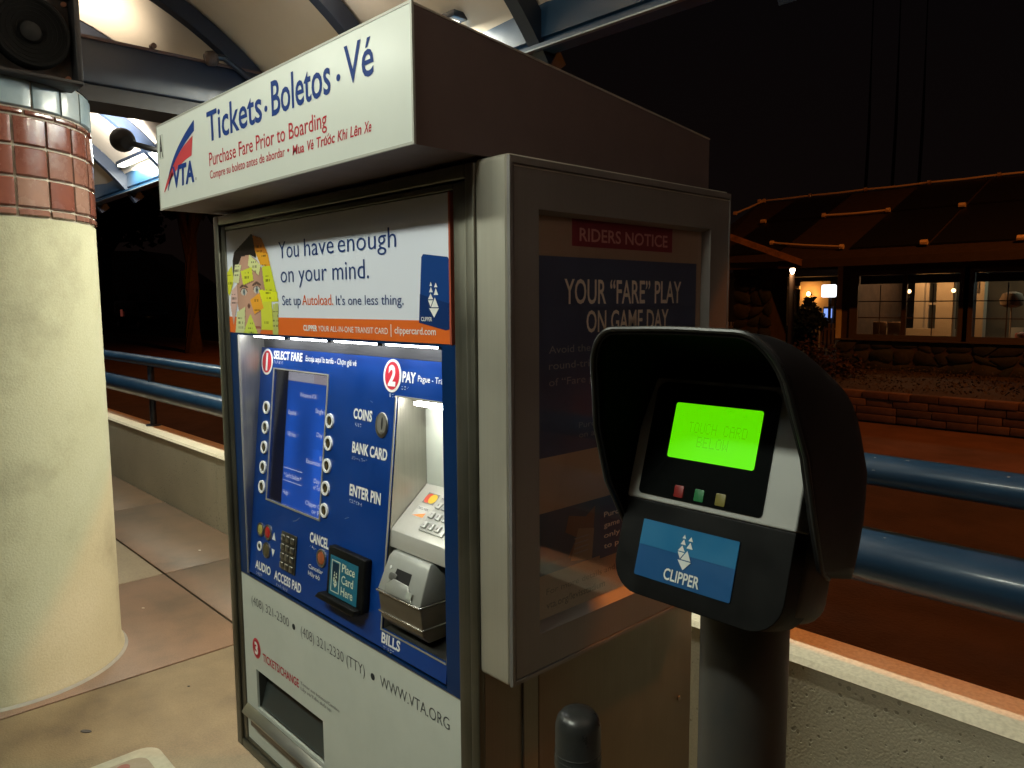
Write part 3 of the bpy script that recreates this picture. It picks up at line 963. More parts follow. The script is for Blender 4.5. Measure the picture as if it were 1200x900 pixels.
HAIR = [(-1.852, 1.629), (-1.751, 1.668), (-1.73, 1.657), (-1.731, 1.611), (-1.766, 1.62), (-1.811, 1.616), (-1.841, 1.59), (-1.862, 1.568), (-1.862, 1.607)]
SKIN = [(-1.811, 1.616), (-1.766, 1.62), (-1.725, 1.604), (-1.692, 1.578), (-1.689, 1.538), (-1.699, 1.501), (-1.712, 1.445), (-1.727, 1.43), (-1.816, 1.43), (-1.843, 1.502), (-1.842, 1.547), (-1.843, 1.574)]
NOTES = [([(-1.744, 1.664), (-1.699, 1.655), (-1.668, 1.617), (-1.733, 1.625)], (.62, .22, .02)),
         ([(-1.733, 1.625), (-1.668, 1.617), (-1.657, 1.586), (-1.708, 1.593)], (.85, .40, .03)),
         ([(-1.915, 1.572), (-1.868, 1.597), (-1.86, 1.561), (-1.888, 1.522), (-1.903, 1.535)], (.70, .72, .05)),
         ([(-1.701, 1.589), (-1.657, 1.589), (-1.624, 1.508), (-1.678, 1.507), (-1.695, 1.551)], (.66, .72, .04)),
         ([(-1.652, 1.501), (-1.625, 1.504), (-1.631, 1.431), (-1.659, 1.431)], (.50, .54, .16)),
         ([(-1.713, 1.506), (-1.658, 1.507), (-1.655, 1.441), (-1.716, 1.44)], (.66, .70, .06)),
         ([(-1.723, 1.536), (-1.629, 1.528), (-1.628, 1.507), (-1.706, 1.506)], (.78, .82, .03)),
         ([(-1.771, 1.511), (-1.721, 1.528), (-1.70, 1.492), (-1.751, 1.477)], (.88, .40, .04)),
         ([(-1.875, 1.535), (-1.841, 1.551), (-1.842, 1.508), (-1.872, 1.449), (-1.886, 1.502)], (.70, .46, .42)),
         ([(-1.849, 1.482), (-1.801, 1.495), (-1.81, 1.431), (-1.863, 1.431)], (.66, .70, .36)),
         ([(-1.816, 1.431), (-1.773, 1.479), (-1.736, 1.431)], (.62, .72, .10)),
         ([(-1.766, 1.62), (-1.706, 1.592), (-1.72, 1.569), (-1.776, 1.594)], (.76, .78, .36)),
         ([(-1.848, 1.6), (-1.813, 1.597), (-1.832, 1.552), (-1.866, 1.558)], (.74, .76, .42)),
         ([(-1.817, 1.582), (-1.756, 1.59), (-1.749, 1.558), (-1.807, 1.548)], (.74, .78, .06))]


def hsh(a, b):
    return math.modf(abs(math.sin(a * 12989.8 + b * 78233.7) * 43758.5))[0]


def portrait(a, b):
    for poly, c in reversed(NOTES):
        if inside((a, b), poly):
            cx = sum(p[0] for p in poly) / len(poly)
            cz = sum(p[1] for p in poly) / len(poly)
            row = (b - cz + .018) / .0115
            if abs(a - cx) < .014 and abs(b - cz) < .018 and (row % 1) < .45 and hsh(round(a / .0023), round(row // 1)) > .42 and hsh(cx, row // 1) > .25:
                return tuple(v * .35 for v in c)
            f = 1 - .10 * max(0, (cz - b) / .04)
            return tuple(v * f for v in c)
    for poly, c in NOTES:                              # shadows of the notes, painted into the print on the face
        if inside((a - .002, b + .0025), poly) and inside((a, b), SKIN):
            return (.30, .16, .11)
    for ex, ez in ((-1.804, 1.531), (-1.733, 1.535)):
        dx, dz = (a - ex) / .0165, (b - ez) / .0085
        d = dx * dx + dz * dz
        if d < 1:
            i = ((a - ex - .001) / .0068) ** 2 + ((b - ez) / .0078) ** 2
            if i < .16:
                return (.02, .02, .02)
            if i < 1:
                return (.16, .22, .25)
            return (.62, .56, .52)
        if d < 1.55 and dz > 0:
            return (.14, .07, .05)
        bx, bz = (a - ex) / .024, (b - ez - .017 + .25 * abs(a - ex)) / .0036
        if bx * bx + bz * bz < 1:
            return (.12, .065, .045)
    if inside((a, b), SKIN):
        t = (a + 1.766) / .08
        sh = 1 - .35 * max(0, t) ** 1.5 - .25 * max(0, -t - .3)
        if ((a + 1.779) / .008) ** 2 + ((b - 1.497) / .006) ** 2 < 1:
            return (.16, .07, .05)
        if ((a + 1.734) / .02) ** 2 + ((b - 1.4455) / .0035) ** 2 < 1:
            return (.32, .10, .08)
        return (.60 * sh, .34 * sh, .25 * sh)
    if inside((a, b), HAIR):
        return tuple(v * (.7 + .6 * hsh(round(a / .002), round(b / .02))) for v in (.022, .015, .014))
    return None


print_grid('portrait_print', FA, -1.920, -1.618, 1.431, 1.671, 150, 120, .0009, portrait, PRN, ad)

# --- blue fascia with opening
OPN = (-1.845, -1.028, .806, 1.4255)
fas = holed('blue_fascia', FM, -1.898, -.9875, .8005, 1.4298, [OPN], -.012, -.006, BLUEP, tm)
box('blue_fascia_return', OPN[1], OPN[1] + .004, YF + .012, YF + .066, .81, 1.424, BLUEP, tm)
# tilted inner panel
SL = .105
FI = Fr((0, .803 - SL * .81, 0), (1, 0, 0), (0, SL, 1))     # a = x ; b measured along the slope
kb = math.sqrt(1 + SL * SL)
# FI origin is where z=0, so z = b / kb
Z = lambda z: z * kb
NI = (-1.2365, -1.029, Z(.853), Z(1.3165))
SC = (-1.766, -1.506, Z(1.018), Z(1.341))
inn = holed('control_panel', FI, -1.8445, -1.0285, Z(.815), Z(1.392), [NI, SC], -.004, 0, BLUEI, tm)
# stainless cheek on the left, ceiling with lamps
prism('recess_cheek', Fr((-1.8455, 0, 0), (0, 1, 0), (0, 0, 1)), [(.803, .812), (.8135, .812), (.872, 1.392), (.872, 1.4265), (.803, 1.4265)], .0, .0012, STEELV, tm)
prism('cheek_lip', Fr((-1.8443, 0, 0), (0, 1, 0), (0, 0, 1)), [(.800, .812), (.8025, .812), (.8065, 1.425), (.8005, 1.425)], 0, .003, ALU, tm)
box('recess_back', -1.844, -1.029, .8705, .8735, 1.392, 1.428, mat('shaded_steel_back', (.10, .10, .10), .5, .5), tm)  # steel coloured dark, shade put into the back of the recess
box('recess_ceiling', -1.844, -1.029, .8065, .870, 1.4262, 1.4285, STEEL, tm)
TUBEM = mat('lit_strip_lamp', (.9, .9, .95), .4, emis=(.93, .96, 1), estr=18)
for i in range(4):
    a0 = -1.800 + i * .192
    st = box('strip_lamp', a0, a0 + .168, .822, .842, 1.4200, 1.4255, TUBEM, tm, bv=.003)
    box('lamp_end_cap', a0 + .1685, a0 + .185, .820, .844, 1.4190, 1.4255, DARKIN, st)
q = .0006
# heading 1 and 2 badges


def badge(fr, a, b, rx, ry, ch, parent, cw, chh, m2=INKW, m1=REDD, outer=INKW, kk=1.0):
    o = prism('number_badge', fr, circ(a, b, rx, 32, ry), q * kk, q * kk + .0004, outer, parent)
    prism('badge_field', fr, circ(a, b, rx * .80, 32, ry * .84), q * kk + .0006, q * kk + .0008, m1, o)
    text(ch, fr, a - cw / 2, a + cw / 2, b - chh / 2, chh, q * kk + .001, m2, o, bold=.04, name='numeral')


badge(FI, -1.8085, Z(1.3565), .031, .033, '1', inn, .010, .040)
T('SELECT FARE', FI, -1.775, -1.628, Z(1.3665), .0185, q, INKW, inn, bold=.035)
T('Escoja aquí la tarifa - Chọn giá vé', FI, -1.612, -1.392, Z(1.3685), .0125, q, INKW, inn, bold=.008)
dots(FI, -1.772, Z(1.3605), 6, .0088, .0, INKW, inn, 2)
badge(FI, -1.2565, Z(1.357), .031, .0335, '2', inn, .026, .038)
T('PAY', FI, -1.222, -1.178, Z(1.3475), .0195, q, INKW, inn, bold=.035)
T('Pague - Trả tiền', FI, -1.171, -1.06, Z(1.3515), .0115, q, INKW, inn, bold=.004)
dots(FI, -1.222, Z(1.338), 3, .009, .0, INKW, inn, 3)
dots(FI, -1.262, Z(1.320), 2, .008, .0, INKW, inn, 4)
T('COINS', FI, -1.391, -1.320, Z(1.2585), .0205, q, INKW, inn, bold=.035)
dots(FI, -1.389, Z(1.248), 4, .0085, .0, INKW, inn, 5)
T('BANK CARD', FI, -1.388, -1.257, Z(1.1865), .0215, q, INKW, inn, bold=.035)
dots(FI, -1.386, Z(1.177), 7, .009, .0, INKW, inn, 6)
T('ENTER PIN', FI, -1.388, -1.270, Z(1.095), .0225, q, INKW, inn, bold=.035)
dots(FI, -1.386, Z(1.085), 6, .0088, .0, INKW, inn, 7)
T('AUDIO', FI, -1.809, -1.724, Z(.8335), .0195, q, INKW, inn, bold=.03)
T('ACCESS PAD', FI, -1.704, -1.569, Z(.8320), .0205, q, INKW, inn, bold=.03)
dots(FI, -1.80, Z(.825), 4, .0085, .0, INKW, inn, 8)
dots(FI, -1.69, Z(.824), 7, .0085, .0, INKW, inn, 9)
T('CANCEL', FI, -1.543, -1.459, Z(.9605), .0210, q, INKW, inn, bold=.035)
dots(FI, -1.541, Z(.951), 4, .0085, .0, INKW, inn, 10)
T('Cancelar', FI, -1.541, -1.477, Z(.8995), .0095, q, INKW, inn)
T('Hủy bỏ', FI, -1.541, -1.489, Z(.8835), .0095, q, INKW, inn)
T('BILLS', FI, -1.236, -1.172, Z(.8265), .0195, q, INKW, inn, bold=.03)
dots(FI, -1.228, Z(.820), 5, .008, .0, INKW, inn, 12)
# coin slot
cs_ = thing and prism('coin_entry', FI, circ(-1.2815, Z(1.2555), .0225, 28, .026), .0004, .003, STEEL, inn, bv=.001)
prism('coin_dish', FI, circ(-1.2800, Z(1.2575), .0165, 26, .0205), .0032, .0036, mat('coin_dish_metal', (.26, .25, .22), .35, .3), cs_)
prism('coin_slot', FI, circ(-1.278, Z(1.259), .0032, 14, .013), .0038, .0040, DARKIN, cs_)
prism('pin', FI, circ(-1.279, Z(1.2425), .0022, 10), .0038, .006, ALU, cs_)
# soft keys beside the screen
KEYD = mat('soft_key_centre', (.10, .085, .05), .3, .8)


def softkey(a, z):
    o = ring('soft_key', FI, a, Z(z), .0165, .0105, 0, .004, INKW, inn, 26)
    prism('key_cap', FI, circ(a, Z(z), .0104, 22), 0, .0028, KEYD, o, bv=.0012)
    prism('key_mark', FI, circ(a + .001, Z(z) - .001, .003, 12, .0065), .003, .0034, mat('brass_mark', (.38, .30, .14), .3, .8), o)


for z in (1.242, 1.192, 1.142, 1.0915, 1.042):
    softkey(-1.796, z)
    softkey(-1.4855, z)
SCR_ = mat('scratch_mark', (.20, .26, .42), .5)
for pts in ([(-1.628, .988), (-1.612, .992), (-1.596, 1.002), (-1.5965, 1.0035), (-1.612, .9935), (-1.628, .9895)], [(-1.40, 1.04), (-1.385, 1.046), (-1.3852, 1.0468), (-1.4005, 1.0412)], [(-1.33, 1.30), (-1.321, 1.297), (-1.3212, 1.2980), (-1.33, 1.3008)]):
    prism('scratch', FI, [(a, Z(b)) for a, b in pts], .0002, .0005, SCR_, inn)
# lower-left audio cluster


def jack(a, z, m, r=.0175):
    o = ring('jack_ring', FI, a, Z(z), r, r * .74, 0, .0035, STEEL, inn, 26)
    prism('jack_centre', FI, circ(a, Z(z), r * .73, 22), 0, .0032, m, o, bv=.0014)
    return o


jack(-1.789, .935, mat('yellow_button', (.42, .38, .10), .35))
jack(-1.7485, .936, mat('red_button', (.40, .02, .02), .35), .0195)
jack(-1.7505, .891, mat('dim_brass_button', (.20, .17, .09), .35, .6), .0195)
o_ = ring('headphone_jack', FI, -1.791, Z(.892), .0125, .0065, 0, .002, INKW, inn, 22)
prism('jack_hole', FI, circ(-1.791, Z(.892), .0064, 16), 0, .0008, DARKIN, o_)
prism('arrow_mark', FI, [(-1.726, Z(.924)), (-1.708, Z(.924)), (-1.717, Z(.943))], q, q + .0004, INKW, inn)
prism('arrow_mark', FI, [(-1.726, Z(.901)), (-1.708, Z(.901)), (-1.717, Z(.882))], q, q + .0004, INKW, inn)
jack(-1.4850, .935, mat('orange_brown_button', (.36, .10, .04), .35), .0205)
# access pad
pad = plate('access_keypad', FI, -1.674, -1.600, Z(.866), Z(.957), .0003, mat('keypad_dark_metal', (.13, .12, .095), .4, .8), inn, r=.002, t=.003, bv=.0006)
kp0 = None
for r_ in range(4):
    for c_ in range(3):
        a, b = -1.662 + c_ * .0235, Z(.944) - r_ * .0222
        if kp0 is None:
            kp0 = plate('key', FI, a - .0075, a + .0085, b - .008, b + .007, .0035, STEEL, pad, t=.004, bv=.0018)
            a00, b00 = a, b
        else:
            cc = clone(kp0, FI.r * (a - a00) + FI.u * (b - b00))
            cc.parent = pad
# card target pad
FT = FI
hol = plate('card_holder', FT, -1.4290, -1.2850, Z(.870), Z(.980), .0004, BLACKP, inn, r=.004, t=.018, bv=.003)
CARDF = mat('teal_label', (.012, .11, .17), .35, emis=(.01, .13, .2), estr=.10, noise=(9, (.015, .13, .19), .6))
plate('card_label', FT, -1.4165, -1.3065, Z(.8785), Z(.9625), .0188, CARDF, hol, t=.0004)
prism('holder_lip', FT, [(-1.456, Z(.862)), (-1.30, Z(.862)), (-1.29, Z(.8765)), (-1.44, Z(.8765))], .0004, .032, BLACKP, hol, bv=.003)
cf = .0195
CRM = mat('label_cream', (.62, .66, .50), .5)
T('Place', FT, -1.368, -1.318, Z(.9365), .0175, cf, CRM, hol, bold=.01)
T('Card', FT, -1.368, -1.322, Z(.9120), .0175, cf, CRM, hol, bold=.01)
T('Here', FT, -1.368, -1.322, Z(.8875), .0175, cf, CRM, hol, bold=.01)
holed('label_outline', FT, -1.4095, -1.3755, Z(.886), Z(.954), [(-1.4070, -1.3780, Z(.888), Z(.952))], cf, cf + .0002, CRM, hol)
plate('label_card_dark', FT, -1.4040, -1.3810, Z(.912), Z(.949), cf, mat('label_navy', (.006, .03, .06), .4), hol, t=.0002)
clipper_logo(FT, -1.3925, Z(.931), .034, cf + .0004, CRM, hol)
# screen
DEP = .036
SCRM = attr_mat('lit_blue_screen', .25, 1.5)


def scr(a, b):
    z = b
    if z > .300:
        if a > .222 - (.325 - z) * .8 and a < .222 - (.325 - z) * .8 + .016 and z > .301:
            return (.06, .34, .32)
        return (.34, .30, .33) if a > .13 + .2 * (z - .3) else (.38, .38, .44)
    s_ = .85 + .25 * math.sin(a * 38 + 1) * math.sin(z * 11)
    if a > .150 and z < .145:
        s_ *= 1.22
    return (.014 * s_, .080 * s_, .43 * s_)


FSC = Fr(FI.p(SC[0], SC[2], -DEP), FI.r, FI.u)
SH = SC[3] - SC[2]
dsp = print_grid('display', FSC, .004, .256, -.020, SH - .002, 63, 84, 0, scr, SCRM, inn)
for (a0, a1, b0, b1) in ((0, .0038, -.02, SH), (SC[1] - SC[0] - .0038, SC[1] - SC[0], -.02, SH), (.0038, .2562, -.0225, -.0205), (.0038, .2562, SH - .0018, SH)):
    plate('screen_tunnel', FSC, a0 - .004 * (a0 == 0), a1, b0, b1, -.002, DARKIN, inn, t=DEP - .003)
holed('screen_bezel', FI, SC[0] - .004, SC[1] + .004, SC[2] - .004, SC[3] + .003, [(SC[0], SC[1], SC[2], SC[3])], .0003, .0025, ALU, inn)
prism('screen_glass', FI, [(SC[0] + .001, SC[2] + .001), (SC[1] - .001, SC[2] + .001), (SC[1] - .001, SC[3] - .001), (SC[0] + .001, SC[3] - .001)], -.003, -.001, GLASSD, inn)
SCT = mat('screen_text', (.5, .52, .6), .5, emis=(.6, .62, .75), estr=1.3)
n_ = .0008
for s_, a0, a1, b in (('Welcome to VTA', .070, .150, .262), ('Español', .016, .056, .214), ('Việt Nam', .016, .060, .160), ('Single Ride', .150, .222, .230), ('Day Pass', .162, .222, .174), ('8 Hour', .182, .222, .120), ('Excursion Pass', .120, .222, .106), ("* Levi's Stadium *", .012, .100, .056), ('Day Pass', .162, .222, .064), ('w/ Token', .160, .208, .049), ('Help', .012, .038, .012), ('Clipper Card', .128, .222, .006), ('or Pass', .160, .222, -.009)):
    T(s_, FSC, a0, a1, b, .0105, n_, SCT, dsp, bold=.012)
for b in (.078, .046):
    plate('screen_rule', FSC, .008, .104, b, b + .0016, n_, SCT, dsp, t=.0001)
# niche with card reader, PIN pad, bill unit
nx0, nx1 = NI[0], NI[1]
NXF = Fr((nx0, 0, 0), (0, 1, 0), (0, 0, 1))
prism('niche_side', NXF, [(.809, .853), (.8575, 1.3165), (.925, 1.300), (.925, 1.131), (.925, .853)], -.002, 0, STEELV, tm)
prism('niche_side', Fr((nx1 + .0005, 0, 0), (0, 1, 0), (0, 0, 1)), [(.809, .853), (.8575, 1.3165), (.925, 1.300), (.925, .853)], -.0, .002, STEELV, tm)
NICHEW = mat('niche_back_pale', (.66, .70, .62), .35)
box('niche_back', nx0, nx1, .9255, .9285, .853, 1.318, NICHEW, tm)
prism('niche_ceiling', NXF, [(.860, 1.3175), (.925, 1.3015), (.925, 1.3035), (.860, 1.3195)], .001, nx1 - nx0, STEEL, tm)
box('niche_lamp', nx0 + .035, nx1 - .01, .872, .885, 1.3015, 1.3085, mat('lit_niche_lamp', (.9, .9, .85), .5, emis=(1, .98, .9), estr=48), tm)
box('niche_side_trim', nx0 - .0055, nx0 - .0005, .852, .855, 1.316, 1.317, ALU, tm)
holed('niche_trim', FI, nx0 - .004, nx1 - .0, NI[2] - .003, NI[3] + .003, [(nx0, nx1 - .0005, NI[2], NI[3])], .0003, .0018, ALU, inn)
# card slot (dark slit on the back wall)
box('card_slot', -1.148, -1.135, .9235, .9254, 1.145, 1.255, DARKIN, tm)
SHELF = mat('bright_shelf_metal', (.66, .65, .60), .35, .25, noise=(12, (.60, .59, .54), .6), bump=(200, .1, .0004))
# sloping shelf
shelf = prism('pin_shelf', NXF, [(.9245, 1.131), (.9245, 1.122), (.842, 1.045), (.836, 1.018), (.830, 1.018), (.833, 1.052), (.838, 1.0575)], .001, nx1 - nx0, SHELF, tm, bv=.0012)
sd = Vector((0, .9245 - .838, 1.131 - 1.0575)).normalized()
FP = Fr((nx0, .838, 1.0575), (1, 0, 0), sd)
stk = plate('accepted_card_sticker', FP, .030, .066, .068, .094, .0008, mat('sticker_grey', (.30, .29, .27), .4), shelf, t=.0002)
prism('sticker_circle', FP, circ(.0415, .081, .0115, 24), .0011, .0012, mat('sticker_red', (.75, .10, .06), .4), stk)
prism('sticker_circle', FP, circ(.0545, .081, .0115, 24), .0013, .0014, mat('sticker_yellow', (.85, .55, .06), .4), stk)
st2 = plate('accepted_card_sticker', FP, .028, .066, .034, .060, .0008, mat('sticker_white', (.74, .72, .68), .4), shelf, t=.0002)
T('DISCOVER', FP, .031, .064, .0525, .005, .0012, INKK, st2, bold=.01)
prism('sticker_wedge', FP, [(.030, .036), (.064, .036), (.064, .047)], .0011, .0012, mat('sticker_orange', (.85, .32, .08), .4), st2)
pp = plate('pin_pad', FP, .078, .150, .010, .108, .0004, mat('pin_pad_silver', (.58, .58, .55), .35, .3), shelf, r=.002, t=.003, bv=.0008)
PK = mat('pin_key_metal', (.66, .66, .63), .32, .5)
pk0 = None
for r_ in range(4):
    for c_ in range(3):
        a, b = .089 + c_ * .021, .022 + r_ * .0235
        if pk0 is None:
            pk0 = plate('pin_key', FP, a - .0068, a + .0068, b - .0072, b + .0072, .0036, PK, pp, r=.0015, t=.0045, bv=.0012)
            a1_, b1_ = a, b
        else:
            cc = clone(pk0, FP.r * (a - a1_) + FP.u * (b - b1_))
            cc.parent = pp
        T('-0.789456123'.replace('.', '#')[r_ * 3 + c_], FP, a - .002, a + .002, b - .003, .006, .0082, INKK, pp, name='key_digit')
# bill acceptor
BILLM = mat('bill_unit_grey', (.36, .37, .34), .42, .2, noise=(14, (.31, .32, .29), .7))
bx0, bx1 = -1.2275, -1.088
FB = Fr((0, 0, 0), (1, 0, 0), (0, 0, 1))


def wedge(name, secs, m, parent, bv):
    """secs: list of (z, yfront, x0, x1, yback)"""
    vs, fs = [], []
    for z, yf, x0, x1, yb in secs:
        vs += [(x0, yf, z), (x1, yf, z), (x1, yb, z), (x0, yb, z)]
    n = len(secs)
    for i in range(n - 1):
        for k_ in range(4):
            fs.append((i * 4 + k_, i * 4 + (k_ + 1) % 4, i * 4 + 4 + (k_ + 1) % 4, i * 4 + 4 + k_))
    fs += [(0, 1, 2, 3), tuple(range(4 * n - 4, 4 * n))]
    o = mk(name, vs, fs, m, parent)
    bevel(o, bv)
    return o


bu = wedge('bill_acceptor', [(.9435, .7925, bx0 + .001, bx1, .905), (1.006, .818, bx0 + .006, bx1 - .006, .905), (1.0155, .826, bx0 + .010, bx1 - .009, .905)], BILLM, tm, .0025)
wedge('bill_lower_body', [(.868, .815, bx0 + .004, bx1 - .002, .905), (.885, .799, bx0 + .002, bx1, .905), (.9405, .7935, bx0 + .001, bx1, .905)], mat('bill_unit_bronze', (.20, .165, .12), .38, .6, noise=(11, (.16, .13, .095), .7)), bu, .002)
for zz in (.9415, .8975):
    box('bright_bead', bx0 - .001, bx1 + .001, .7895 if zz > .92 else .7945, .860, zz - .0016, zz + .0018, mat('polished_bead', (.72, .70, .64), .25, .9), bu, bv=.0008)
slp = Vector((0, .818 - .7925, 1.006 - .9435)).normalized()
FBU = Fr((bx0, .7925, .9435), (1, 0, 0), slp)
prism('bill_slot', FBU, [(.040, .030), (.088, .022), (.092, .030), (.092, .050), (.044, .050)], .0003, .0008, mat('slot_black', (.008, .008, .008), .6), bu)
prism('slot_tongue', FBU, [(.034, .001), (.118, .001), (.092, .028), (.046, .030), (.030, .016)], .0009, .0045, mat('slot_tongue_grey', (.45, .46, .42), .3, .5), bu, bv=.001)
prism('slot_thumb', FBU, rrect(.028, .052, .026, .040, .006), .0009, .004, mat('slot_thumb_dark', (.10, .10, .09), .4), bu, bv=.001)
plate('small_decal', FBU, .096, .114, .006, .019, .0050, mat('decal_grey', (.34, .36, .31), .5), bu, t=.0003)
prism('indicator_lamp', FBU, circ(.024, .048, .0022, 12, .0035), .0005, .0018, mat('indicator_white', (.8, .8, .75), .3), bu)
prism('niche_sill', NXF, [(.811, .8535), (.925, .8535), (.925, .8575), (.860, .8575)], .001, nx1 - nx0, STEEL, tm)
# --- lower white door
SLT = (-1.832, -1.488, .447, .5525)
low = holed('lower_door', FM, -1.8965, -.9885, .3385, .7985, [SLT], -.012, -.006, PANELW, tm)
plate('door_seam', FM, -1.8965, -.9885, .7987, .8003, -.011, mat('thin_seam_metal', (.34, .31, .24), .4, .5), tm, t=.0055)
FL = Fr((0, YF + .006, 0), (1, 0, 0), (0, 0, 1))
GREYT = mat('grey_ink', (.06, .065, .075), .5)
T('(408) 321-2300', FL, -1.840, -1.636, .7285, .0225, q, GREYT, low, bold=-.008)
prism('bullet', FL, circ(-1.612, .7375, .0075, 16), q, q + .0002, INKK, low)
T('(408) 321-2330 (TTY)', FL, -1.577, -1.303, .7280, .0235, q, GREYT, low, bold=-.008)
prism('bullet', FL, circ(-1.273, .7385, .0075, 16), q, q + .0002, INKK, low)
T('WWW.VTA.ORG', FL, -1.246, -1.022, .7285, .0235, q, GREYT, low, bold=-.006)
badge(FL, -1.823, .6125, .0225, .027, '3', low, .019, .030, outer=REDD, m1=INKR)
T('TICKETS/CHANGE', FL, -1.788, -1.597, .5905, .0205, q, INKR, low, bold=.02)
T('Tomar sus boletos/Cambio', FL, -1.588, -1.412, .6035, .0075, q, GREYT, low)
T('Lấy vé/Tiền thối lại', FL, -1.588, -1.448, .5895, .0075, q, GREYT, low)
# ticket tray
tray = box('ticket_tray', SLT[0] - .001, SLT[1] + .001, YF + .0125, YF + .14, .44, .4465, STEEL, tm)
box('tray_back', SLT[0] - .001, SLT[1] + .001, YF + .128, YF + .131, .448, .56, mat('tray_dark', (.05, .052, .045), .5, .3), tm)
for x in (SLT[0] - .004, SLT[1] + .001):
    box('tray_side', x, x + .003, YF + .0125, YF + .127, .448, .56, mat('tray_dark', (.05, .052, .045)), tm)
box('tray_roof', SLT[0] - .004, SLT[1] + .004, YF + .0125, YF + .131, .5605, .564, DARKIN, tm)
prism('tray_flap', Fr((SLT[0] + .002, YF + .018, .4475), (1, 0, 0), (0, .30, 1)), rrect(0, .340, 0, .085, (.001, .001, .03, .03)), 0, .003, mat('smoked_flap', (.045, .055, .052), .22, coat=.4), tm)
prism('tray_ledge', Fr((-1.875, 0, 0), (0, 1, 0), (0, 0, 1)), [(YF - .001, .4465), (YF - .001, .4400), (YF - .017, .4260), (YF - .020, .4260), (YF - .020, .4295), (YF - .0035, .4465)], 0, .403, STEEL, tm, bv=.0006)
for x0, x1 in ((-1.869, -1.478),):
    box('ledge_lower_face', x0 + .02, x1, YF - .0085, YF + .0055, .396, .421, mat('brown_gap', (.12, .085, .065), .45, .4), tm, bv=.002)  # brownish face of the box below the ledge

# ------------------------------------------------------------------ NOTICE CASE on the machine's side
nc = thing('notice_case', 'shallow aluminium notice case with a dim riders poster on the side of the ticket machine', 'notice case', (-.89, 1.12, .87))
X0, X1 = -.9285, -.855
ya, yb, za, zb = .803, 1.446, .872, 1.728
FN = Fr((X1, 0, 0), (0, 1, 0), (0, 0, 1))       # a = world Y, b = world Z, n = +X
WIN = (.870, 1.370, .945, 1.6475)
po = rrect(ya, yb, za, zb, .010, 5)
pm = rrect(ya + .0035, yb - .0035, za + .0035, zb - .0035, .008, 5)
pi_ = rrect(WIN[0] - .012, WIN[1] + .012, WIN[2] - .012, WIN[3] + .012, .001, 5)
lp_ = [(po, -(X1 - X0)), (po, -.0075), (pm, -.004), (pi_, -.004), (pi_, -.0205)]
vs = [FN.p(a, b, n) for pts, n in lp_ for a, b in pts]
kq = len(po)
fs = [(l * kq + i, l * kq + (i + 1) % kq, (l + 1) * kq + (i + 1) % kq, (l + 1) * kq + i) for l in range(4) for i in range(kq)]
fs += [tuple(range(kq)), tuple(range(4 * kq, 5 * kq))]
shell = mk('case_shell', vs, fs, ALU, nc, smooth=True)
# door frame: face, bevel down to the pane


def frame_loops(name, loops, m, parent):
    vs, fs = [], []
    for (a0, a1, b0, b1, n) in loops:
        vs += [FN.p(a0, b0, n), FN.p(a1, b0, n), FN.p(a1, b1, n), FN.p(a0, b1, n)]
    for i in range(len(loops) - 1):
        for k_ in range(4):
            fs.append((i * 4 + k_, i * 4 + (k_ + 1) % 4, i * 4 + 4 + (k_ + 1) % 4, i * 4 + 4 + k_))
    return mk(name, vs, fs, m, parent)


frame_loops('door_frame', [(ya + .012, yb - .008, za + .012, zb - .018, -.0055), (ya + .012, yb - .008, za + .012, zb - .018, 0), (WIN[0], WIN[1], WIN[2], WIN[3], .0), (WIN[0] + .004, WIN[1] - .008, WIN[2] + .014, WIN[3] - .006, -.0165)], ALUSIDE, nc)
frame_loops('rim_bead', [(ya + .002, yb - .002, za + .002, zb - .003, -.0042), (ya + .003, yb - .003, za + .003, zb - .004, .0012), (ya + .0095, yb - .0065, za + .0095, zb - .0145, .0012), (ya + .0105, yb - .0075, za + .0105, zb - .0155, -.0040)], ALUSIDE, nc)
plate('door_highlight', FN, ya + .013, yb - .008, zb - .0192, zb - .0178, .0001, mat('painted_edge_highlight', (.75, .72, .62), .35, .5), nc, t=.0006)  # painted highlight line along the door's top edge
PB = -.0172
PN = -.0168
pst = plate('poster', FN, WIN[0] - .01, WIN[1] + .01, WIN[2] - .01, WIN[3] + .01, PB - .003, mat('poster_paper_tan', (.36, .25, .18), .7, noise=(2.5, (.31, .22, .16), .8)), nc, t=.003)
P2 = lambda nm, pts, n, m: prism(nm, FN, pts, n, n + .0001, m, pst)
NV = mat('poster_navy', (.05, .065, .13), .6, noise=(5, (.06, .08, .155), .8))
NV2 = mat('poster_deep_blue', (.05, .085, .14), .6, noise=(5, (.06, .10, .16), .8))
PTXT = mat('poster_pale_ink', (.85, .74, .62), .6)
PTXD = mat('poster_faint_ink', (.30, .29, .30), .6)
P2('heading_box', [(.967, 1.596), (1.259, 1.596), (1.259, 1.646), (.967, 1.646)], PN + .0001, mat('poster_dark_red', (.22, .02, .035), .55))
T('RIDERS NOTICE', FN, .986, 1.243, 1.6055, .0215, PN + .0005, mat('poster_pink_ink', (.62, .30, .27), .6), pst, bold=.015)
P2('navy_field', [(.86, 1.24), (1.345, 1.24), (1.345, 1.577), (.86, 1.577)], PN + .0001, NV)
P2('blue_field', [(.86, 1.12), (1.345, 1.10), (1.345, 1.2), (1.0, 1.243), (.86, 1.2385)], PN + .00005, NV2)
T('YOUR “FARE” PLAY', FN, .948, 1.292, 1.4985, .041, PN + .0005, PTXT, pst, bold=.012)
T('ON GAME DAY', FN, 1.005, 1.250, 1.4485, .037, PN + .0005, PTXT, pst, bold=.012)
for s_, b in (('Avoid the large crowds and get your', 1.4155), ('round-trip fare ahead of time. One', 1.3885), ('of “Fare plays” saves you the wait:', 1.3605)):
    T(s_, FN, .910, 1.31, b, .0125, PN + .0005, PTXD, pst)
